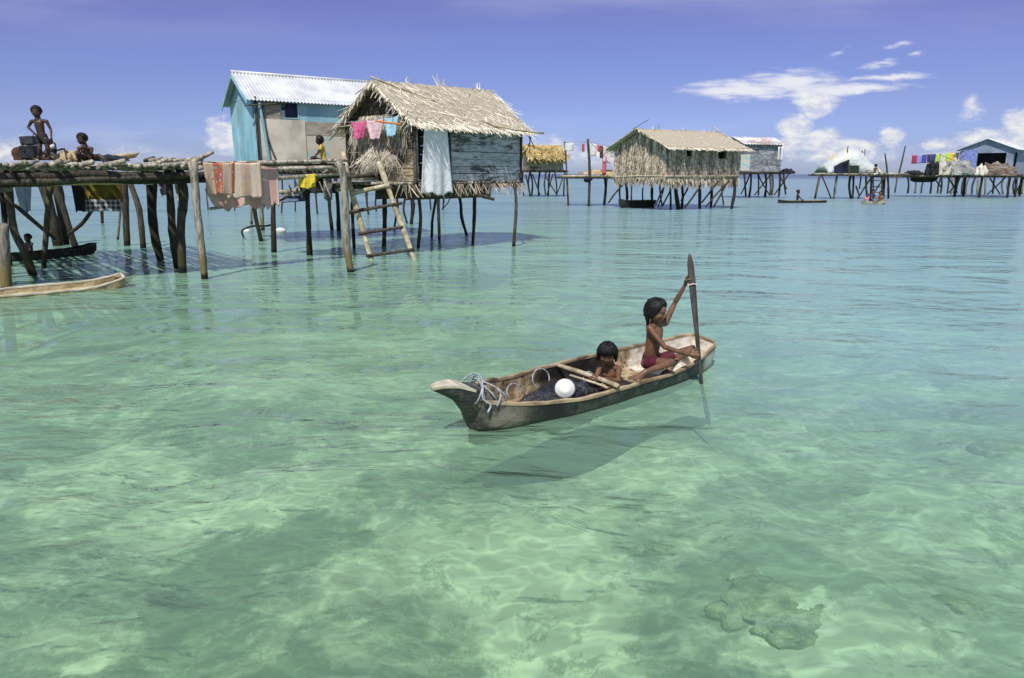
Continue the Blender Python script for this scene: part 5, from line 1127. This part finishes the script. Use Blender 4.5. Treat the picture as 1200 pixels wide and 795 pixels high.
A_ = P(1010, 241, 50.5); A_.z = 0; B_ = P(1037, 242.5, 49); B_.z = 0; canoe('pale_canoe', 'short pale canoe crowded with people by the boarding ladder', 'canoe', A_, B_, .34, .20, -.12, M['pale_wood'], M['pale_wood'], M['pale_wood'], zend=(.02, .1))
sitter('person in a pink and navy shirt in the crowded pale canoe', P(1021, 240, 50), 290, .29, M['skin'], [('shirt', 'shirt', navy)], voxel=.02, legs=False)
sitter('person in a pink shirt at the bow end of the crowded pale canoe', P(1015.5, 240.5, 50.2), 250, .22, M['skin'], [('shirt', 'shirt', pnk)], voxel=.02, legs=False)
sitter('bare chested person at the stern of the crowded pale canoe', P(1030.5, 241, 49.5), 240, .27, M['skin'], voxel=.02, legs=False)
A_ = P(727, 241, 44.5); A_.z = 0; B_ = P(765, 240, 46); B_.z = 0; canoe('moored_boat', 'old dark boat moored under the shaggy thatch hut', 'boat', A_, B_, .36, .42, -.1, wood_hull('green_hull', (.018, .02, .018), (.05, .05, .04), (.03, .025, .022)), blk, M['rim'], zend=(.1, .0), endw=(.5, .8))
# boat stored under the long platform
A_ = P(1068, 206, 68); A_.z = 0; B_ = P(1098, 206, 68); B_.z = 0
r_ = canoe('hung_boat', 'upturned looking grey boat stored just under the long platform', 'boat', A_, B_, .5, 1.72, 1.25, blk, blk, M['post_mid'], zend=(.0, .0))[0]; r_['label'] = 'dark boat slung just under the deck of the long platform'

# ================================================================== cloths
def clo(name, label, cat, A, B, drop, mat, group=None, **k):
    c = cloth(A, B, drop, **k); o = c.solo(name, mat, label, cat, group, smooth=True); return o
def rugmat(name, a, b_, c_, d_):
    m, n, out = newmat(name); uv = n.new('ShaderNodeUVMap').outputs[0]; us = n.sep(uv)
    v1 = n.new('ShaderNodeTexVoronoi'); n.put(v1.inputs['Vector'], n.comb(n.m('MULTIPLY', us[0], 1.6), us[1], 0)); v1.inputs['Scale'].default_value = 9
    f1 = n.noise(uv, 4.5, 3, .6); f2 = n.noise(n.comb(n.m('MULTIPLY', us[0], 14), n.m('MULTIPLY', us[1], 2.0), 0), 2.6, 3, .6)
    band = n.step(n.m('SINE', n.m('MULTIPLY', us[0], 17)), -.1, .3)
    c = n.mix(band, a, b_); c = n.mix(n.step(v1.outputs['Distance'], .32, .18), c, c_); c = n.mix(n.step(f2, .58, .66), c, d_); c = n.mix(n.m('MULTIPLY', n.step(f1, .5, .7), .5), c, b_)
    p = n.new('ShaderNodeBsdfPrincipled'); n.put(p.inputs['Base Color'], c); p.inputs['Roughness'].default_value = .95; n.l.new(p.outputs[0], out.inputs[0]); return m
rug = rugmat('rug_orange', (.46, .13, .06), (.62, .44, .30), (.42, .42, .50), (.16, .14, .22)); rug2 = rugmat('rug_cream', (.60, .40, .28), (.66, .54, .42), (.45, .45, .52), (.34, .30, .38)); pk = rugmat('rug_pink', (.62, .38, .33), (.68, .48, .42), (.55, .30, .28), (.60, .42, .38))
clo('rug', 'orange patterned rug hanging over the walkway rail next to the pole platform', 'rug', P(238, 190, 14.35), P(275, 190.5, 14.75), .60, rug, 'rugs drying on the walkway rail', folds=1.5, amp=.03, back=.3, th=.012, wf=lambda t: 1 - .18 * t)
clo('rug', 'cream patterned rug with blue motifs hanging between the orange and pink ones', 'rug', P(271, 190, 15.25), P(305, 190.5, 15.6), .70, rug2, 'rugs drying on the walkway rail', folds=1.2, amp=.025, back=.3, th=.012)
clo('rug', 'plain pink mat, rightmost of the rugs on the walkway rail', 'rug', P(303, 192, 15.75), P(325, 193, 16.0), .86, pk, 'rugs drying on the walkway rail', folds=1, amp=.02, back=.3, th=.012, ragged=.06)
clo('mat', 'sagging pale mat hanging lowest, below the patterned rugs', 'mat', P(240, 222, 15.35), P(318, 222, 15.9), .36, pk, None, folds=1.6, amp=.06, th=.012, sag=.03, wf=lambda t: 1 - .25 * t, ragged=.15)
clo('yellow_garment', 'bright yellow garment hung on the walkway rail over the dark posts', 'garment', P(350, 204, 16.6), P(369, 203.5, 16.7), .30, clothmat('yellow_bright', (.70, .52, .04), (.85, .70, .10), (.25, .25, .03), .2), None, folds=2, amp=.03, back=.2, wf=lambda t: 1 + .1 * t)
clo('hanging_cloth', 'olive yellow cloth draped under the pole platform above the checked cloth', 'cloth', P(97, 212, 16.5), P(142, 212, 17.0), .48, clothmat('olive_cloth', (.16, .12, .02), (.34, .27, .06), (.08, .06, .01), .3, ns=3), None, folds=3, amp=.07, sag=.0)
def checkmat():
    m, n, out = newmat('checked_cloth'); us = n.sep(n.new('ShaderNodeUVMap').outputs[0]); a = n.step(n.m('SINE', n.m('MULTIPLY', us[0], 62)), -.15, .15); b_ = n.step(n.m('SINE', n.m('MULTIPLY', us[1], 62)), -.15, .15)
    c = n.mix(n.m('MULTIPLY', n.m('ADD', a, b_), .5), (.015, .015, .02), (.55, .57, .60)); p = n.new('ShaderNodeBsdfPrincipled'); n.put(p.inputs['Base Color'], c); p.inputs['Roughness'].default_value = .9; n.l.new(p.outputs[0], out.inputs[0]); return m
clo('checked_cloth', 'black and white checked cloth below the olive cloth under the platform', 'cloth', P(92, 234, 16.3), P(141, 234, 16.8), .26, checkmat(), None, folds=2, amp=.02, sag=0)
clo('dark_cloth', 'black cloth hanging at the left side of the olive cloth', 'cloth', P(83, 213, 16.25), P(99, 213, 16.35), .64, M['dark'], None, folds=1, amp=.03, sag=0, wf=lambda t: 1 - .3 * t)
clo('purple_cloth', 'small white and purple cloth behind the leaning dark posts of the platform', 'cloth', P(183, 208, 17.6), P(197, 207, 17.7), .42, clothmat('purple_white', (.12, .04, .14), (.55, .50, .58), ns=5), None, folds=1, amp=.03, wf=lambda t: 1 - .5 * t)
nm, n, out = newmat('fishing_net'); us = n.sep(n.new('ShaderNodeUVMap').outputs[0]); k1 = n.step(n.m('SINE', n.m('MULTIPLY', n.m('ADD', us[0], us[1]), 260)), .55, .9); k2 = n.step(n.m('SINE', n.m('MULTIPLY', n.m('SUBTRACT', us[0], us[1]), 260)), .55, .9)
d_ = n.new('ShaderNodeBsdfDiffuse'); n.put(d_.inputs[0], (.06, .14, .20)); t_ = n.new('ShaderNodeBsdfTransparent'); n.l.new(n.mixs(n.m('MAXIMUM', n.m('MAXIMUM', k1, k2), .35), t_.outputs[0], d_.outputs[0]), out.inputs[0])
clo('fishing_net', 'thin blue net hanging under the left end of the pole platform', 'net', P(16, 212, 15.0), P(38, 212, 15.2), .62, nm, None, folds=1.2, amp=.05, wf=lambda t: 1 - .55 * t)
# white cloth in the hut's doorway
wm_ = clothmat('white_tarp', (.80, .80, .82), (.88, .88, .88), (.62, .64, .70), .2, ns=3, rough=.6)
clo('door_cloth', 'long creased white cloth hanging in the doorway of the nearest thatched hut', 'cloth', fm.p(.10, -.17, 3.22), fm.p(1.08, -.17, 3.20), 1.70, wm_, None, folds=1.3, amp=.04, out=-fm.V, nz=40, wf=lambda t: .80 + .32 * t, ragged=.02)
# the small line at the gable
lin = MB(); la_, lb_2 = fm.p(-.42, 2.55, 3.30), fm.p(-.42, .02, 3.36); lin.tube([la_, (la_ + lb_2) / 2 - V((0, 0, .03)), lb_2], .008, 6, sub=4); lin.solo('clothes_line', rope, 'thin line with three little garments across the gable of the nearest hut', 'clothes line')
def onl(t): p = la_.lerp(lb_2, t); p.z -= .03 * 4 * t * (1 - t); return p
gG = 'garments on the gable line'
clo('garment', 'deep pink garment gathered on the gable line, leftmost of three', 'garment', onl(.26), onl(.52), .42, clothmat('deep_pink', (.62, .10, .24), (.75, .20, .36)), gG, folds=2, amp=.05, out=-fm.U, back=.2, wf=lambda t: 1 - .6 * t)
clo('garment', 'pale pink garment in the middle of the gable line', 'garment', onl(.52), onl(.76), .46, clothmat('pale_pink', (.72, .48, .52), (.80, .62, .64)), gG, folds=1.6, amp=.04, out=-fm.U, back=.2, wf=lambda t: 1 - .65 * max(0, t - .2))
clo('garment', 'light blue garment on the gable line beside the roof eave', 'garment', onl(.78), onl(.99), .44, clothmat('light_blue', (.30, .58, .72), (.50, .72, .82)), gG, folds=1.6, amp=.04, out=-fm.U, back=.2, wf=lambda t: 1 - .5 * max(0, t - .2))
b = MB(); b.tube([P(440, 142, 17.7), P(470, 146, 17.5)], .022, 8); b.solo('orange_stick', std('orange_paint', (.75, .20, .03), (.85, .28, .05), bump=0), 'short orange stick lying along the garment line under the eave', 'stick')
# far line left of the shaggy hut
shirt = lambda t: 1.25 if t < .28 else .72
pole2 = P(689, 165, 47.2); cols = [((.70, .70, .72), 662, 672, .45), ((.62, .10, .12), 682, 685, .5), ((.74, .72, .72), 691, 699, .75), ((.70, .12, .15), 700, 704, .4), ((.10, .05, .07), 703, 707, .75), ((.78, .66, .66), 707, 715, .95), ((.66, .16, .20), 706, 711, 1.05), ((.78, .74, .74), 715, 719, .5)]
names = ['white cloth on the far line left of the tall clothes pole', 'narrow red cloth just left of the tall clothes pole', 'large white cloth just right of the tall clothes pole', 'small bright red cloth high on the far line', 'dark maroon cloth on the far line between red and pale ones', 'long pale pink cloth on the far line by the shaggy hut', 'dark red cloth hanging lowest of the far line washing', 'little white cloth nearest the shaggy hut on the far line']
b = MB(); b.tube([P(662, 167, 47), P(690, 166, 47), P(722, 174, 46)], .015, 5, sub=3); b.solo('clothes_line', rope, 'long line of washing between the tall poles and the shaggy thatch hut', 'clothes line')
for (c, x0, x1, dr), lb in zip(cols, names):
    yy = lambda x: 168 if x < 690 else 167 + (x - 690) * .26
    clo('garment', lb, 'garment', P(x0, yy(x0) + (12 if dr == 1.05 else 0), 47), P(x1, yy(x1) + (12 if dr == 1.05 else 0), 47), dr, clothmat('wash', tuple(k * .85 for k in c), c), 'washing on the far clothes line', nx=8, nz=8, folds=1, amp=.05)
# line on the long platform
cols = [((.40, .04, .10), 'dark red'), ((.30, .32, .62), 'pale blue'), ((.08, .08, .40), 'royal blue'), ((.06, .05, .10), 'black'), ((.05, .06, .22), 'navy'), ((.45, .72, .10), 'lime green'), ((.72, .74, .68), 'white'), ((.55, .78, .12), 'bright yellow green'), ((.85, .55, .08), 'orange yellow'), ((.78, .72, .72), 'cream'), ((.50, .04, .10), 'crimson'), ((.80, .70, .72), 'large pale pink')]
b = MB(); b.tube([P(1068, 181, 66), P(1100, 181, 66), P(1134, 176, 65)], .02, 5, sub=3); b.solo('clothes_line', rope, 'clothes line of bright garments above the long platform', 'clothes line')
x = 1069.0
for k, (c, nmc) in enumerate(cols):
    wd = 8.5 if k == 11 else (4.4 if k in (3, 6, 9) else 5.6); yy = 182 - .06 * (x - 1069); dr = 1.5 if k == 11 else (.95 if k > 7 else .72)
    clo('garment', nmc + ' garment, number wise nearest the ' + ('open end' if k < 6 else 'grey house end') + ' of the bright line', 'garment', P(x, yy, 66), P(x + wd, yy, 66), dr, clothmat('wash', tuple(q_ * .85 for q_ in c), c), 'bright washing on the long platform', nx=8, nz=8, folds=1, amp=.06)['label'] = nmc + ' garment on the bright clothes line above the long platform'
    x += wd + .3
# tarps and piles on the long platform
def lump(name, label, cat, c, sx, sy, sz, mat, k=.2, seg=20):
    b = MB(); b.ell(c, Matrix.Diagonal((sx, sy, sz)), seg, 12, fn=lambda p: V((p.x, p.y, max(p.z, -.15))) * (1 + k * math.sin(p.x * 6 + p.z * 4 + sx * 9) * math.sin(p.y * 7 + 1) + k * .5 * math.sin(p.x * 13 + 2)))
    return b.solo(name, mat, label, cat)
lump('tarp_pile', 'grey canvas heaped beside the grey house wall on the long platform', 'canvas', P(1121, 203, 65), 1.3, .9, 1.05, clothmat('grey_canvas', (.28, .29, .28), (.46, .46, .43), (.14, .15, .16), .4))
lump('tarp_pile', 'black heap of nets left of the grey canvas on the long platform', 'net heap', P(1092, 203, 65.5), .55, .6, .95, M['dark'])
lump('tarp_pile', 'low dark heap lying at the left part of the long platform', 'heap', P(1070, 205, 65.5), .8, .6, .35, M['dark'])
b = MB(); plate(b, P(1101, 190, 65), P(1108, 189, 65.3), P(1110, 204, 65), P(1100, 205, 64.8), .04); b.solo('leaning_board', M['panel'], 'square grey board leaning below the green garments', 'board')
b = MB(); plate(b, P(1118, 190, 64.6), P(1121, 190, 64.6), P(1112, 205, 64.4), P(1104, 205, 64.4), .04); b.solo('leaning_board', M['pale_wood'], 'narrow pale board leaning slantwise beside the square grey one', 'board')
lump('wood_pile', 'pile of brown planks and pale sacks under the window of the grey house', 'pile', P(1166, 204, 61.5), 1.5, .5, .85, std('brown_pile', (.16, .10, .07), (.38, .28, .20), (1, 1, 6), 2, bump=.3, c3=(.55, .52, .50)))
lump('pale_sack', 'pale sack leaning at the left of the brown plank pile', 'sack', P(1149, 204, 61.3), .45, .4, .7, M['panel'])
# washing at the right end of the grey hut
for k, (x0, x1, c, lb) in enumerate(((912, 914.5, (.70, .70, .68), 'narrow white cloth hanging at the right corner of the grey patched hut'), (915.5, 918, (.75, .75, .74), 'white cloth nearest the outer corner of the grey patched hut'))):
    clo('garment', lb, 'garment', P(x0, 172, 61.2), P(x1, 172, 61.2), 1.1, clothmat('wash', tuple(q_ * .85 for q_ in c), c), None, nx=6, nz=8, folds=1, amp=.05)
lump('net_bundle', 'dark bundle hanging below the right corner of the grey patched hut', 'net bundle', P(922, 203, 62), .55, .4, .35, M['dark'])

# ================================================================== things on the left platform
eng = thing('boat_engine', 'dark boat engine with a box and pipes behind the standing boy', 'engine', P(38, 187, 15.4))
em = std('engine_metal', (.018, .02, .024), (.05, .05, .06), ns=9, rough=.5, bump=.4); rm = std('engine_rust', (.07, .035, .02), (.14, .07, .04), ns=9, rough=.8, bump=.4)
def ebox(nm, x0, y0, x1, y1, Y, dp, mat, tilt=0):
    b = MB(); a = P(x0, y1, Y); c = P(x1, y0, Y); cx = (a + c) / 2; tt = R(tilt); b.box(cx, V((math.cos(tt), 0, math.sin(tt))) * abs(c.x - a.x), V((0, dp, 0)), V((-math.sin(tt), 0, math.cos(tt))) * abs(c.z - a.z)); o = b.build(nm, mat, eng); mo = o.modifiers.new('b', 'BEVEL'); mo.width = .015; mo.segments = 2; return o
ebox('fuel_tank', 28, 160, 42, 170, 15.4, .25, em, 3); ebox('crank_case', 29, 171, 44, 186, 15.4, .3, em, 2); ebox('base_frame', 21, 183, 62, 188, 15.45, .3, rm)
b = MB(); b.tube([P(22, 180, 15.35), P(22.3, 180, 15.55)], .13, 18); b.tube([P(22, 180, 15.30), P(22, 180, 15.36)], .05, 12); b.build('flywheel', rm, eng)
b = MB(); b.ell(P(60, 176, 15.3), Matrix.Diagonal((.11, .10, .12)), 12, 8); b.build('air_filter', em, eng, smooth=True)
b = MB(); b.ell(P(61.5, 172, 15.15), Matrix.Diagonal((.05, .05, .05)), 10, 8); b.build('lamp_glass', whi, eng, smooth=True)
for pts, r_ in (([(58, 168), (64, 168), (66, 176), (72, 175), (76, 175)], .018), ([(60, 180), (66, 184), (72, 186)], .05), ([(52, 178), (60, 184), (70, 187)], .06), ([(24, 165), (27, 172), (29, 178)], .02)):
    b = MB(); b.tube([P(x, y, 15.25) for x, y in pts], r_, 8, sub=3); b.build('pipe', em, eng, smooth=True)
lump('yellow_cloth_heap', 'pale yellow cloth heaped between the engine and the sitting boy', 'cloth', P(81, 187.5, 15.1), .26, .25, .17, clothmat('cream_cloth', (.34, .27, .14), (.5, .42, .25)))
b = MB(); vs, fs = [], []; c0 = P(147, 189, 15.5)
for i in range(12):
    for j, (rr, zz) in enumerate(((.0, .0), (.2, .02), (.28, .08), (.30, .08), (.21, -.01), (.0, -.03))):
        a = 2 * math.pi * i / 12; vs.append(c0 + V((math.cos(a) * rr, math.sin(a) * rr * .7, zz + .06 + .03 * math.cos(a) * rr / .3)))
for i in range(12):
    for j in range(5): a, c = i * 6 + j, ((i + 1) % 12) * 6 + j; fs.append((a, c, c + 1, a + 1))
b.add(vs, fs, .5); b.solo('winnowing_tray', M['mat_straw'], 'shallow straw tray lying on the platform beside the sitting boy', 'tray', smooth=True)
lump('dark_heap', 'low dark heap of cloth and rope just right of the sitting boy', 'heap', P(127, 188, 15.2), .38, .2, .10, std('dark_blue_heap', (.02, .03, .05), (.06, .07, .10)))
b = MB()
for k in range(9): x = 170 + k * 7; b.tube([P(x, 188.5, 15.2), P(x + rng.uniform(8, 16), 187 + rng.uniform(-1.5, 1), 15.9)], rng.uniform(.03, .05), 7, jit=.1)
b.build('loose_poles', M['pole'], plat, smooth=True)

# ================================================================== floats and junk by the walkway
for (x, y, s, lb) in ((289, 272, .075, 'smaller white float on the water left of the walkway posts'), (329, 272, .11, 'larger white float on the water right of the walkway posts')):
    b = MB(); c = G(x, y); b.ell(c + V((0, 0, s * .4)), Matrix.Diagonal((s * 1.7, s, s)), 16, 10); b.solo('float', whi, lb, 'float', 'white floats by the walkway', smooth=True)
b = MB(); b.tube([G(285, 277) + V((0, 0, .0)), P(284, 270, 22.4), P(297, 265, 22.6), P(312, 265, 22.8), P(322, 262, 22.6)], .03, 7, sub=3); b.solo('bent_branch', M['post_dark'], 'bent dark branch just above the water between the two white floats', 'branch', smooth=True)
b = MB(); plate(b, P(356, 214, 18.6), P(358, 236, 18.2), P(330, 238, 18.0), P(326, 233, 18.5), .03); b.solo('blue_tarp', std('tarp_blue', (.05, .08, .14), (.12, .17, .26), bump=.4, bd=.05), 'dark blue tarp slung under the walkway behind the yellow garment', 'tarp')
lump('net_heap', 'black heap of nets hanging under the walkway near the yellow garment', 'net heap', P(373, 224, 17.5), .35, .25, .28, M['dark'], .3)
clo('grey_cloth', 'grey cloth hanging beside the crooked rail post of the walkway', 'cloth', P(379, 207, 17.2), P(389, 207, 17.3), .52, clothmat('grey_rag', (.12, .12, .11), (.24, .23, .21)), None, folds=1, amp=.03)

# ================================================================== coral rocks on the sea bed
rock = std('coral_rock', (.21, .28, .17), (.46, .55, .38), (1, 1, 1), 9, rough=.95, bump=.9, bd=.04, vamt=0, c3=(.14, .19, .12), c3a=.5)
spots = [(905, 690, .13, 'large lumpy coral head in the shallows, lower right of the water'), (872, 708, .10, 'smooth dark coral mound touching the large lumpy one on its left'), (932, 722, .11, 'knobbly coral mound just in front of the large lumpy coral head'), (888, 668, .08, 'pale topped rock just behind the large lumpy coral head'),
         (958, 705, .07, 'small rock at the right side of the coral cluster'), (770, 640, .13, 'dark coral patch under the water below the canoe'), (1120, 705, .14, 'dark round rock under water near the right edge, low in the photo'),
         (1130, 485, .34, 'wide dark rock under the water near the right edge'), (1175, 520, .30, 'rock under water at the right edge beyond the wide one')]
for k, (x, y, s, lb) in enumerate(spots):
    s *= 1.9 if k < 5 else (1.3 if k < 7 else .8)
    c = Z(x, y, -.7)
    for _ in range(6): c = Z(x, y, float(bedz(np.array([c.x]), np.array([c.y]))[0]) + s * .18); b = MB(); ph = k * 1.7; flat = .42 if s < .4 else .28
    def rf_(p, ph=ph): return p * (1 + .17 * math.sin(p.x * 4 + ph) * math.cos(p.y * 5 + ph) + .08 * math.sin(p.x * 11 + ph) * math.sin(p.z * 9 + p.y * 10) + .04 * math.sin(p.y * 23 + p.x * 19))
    b.ell(c + V((0, 0, -.08)), Matrix.Diagonal((s * 1.15, s * .9, s * flat)), 32, 22, fn=rf_); b.solo('coral_rock', rock, lb, 'rock', 'rocks on the sea bed', smooth=True)
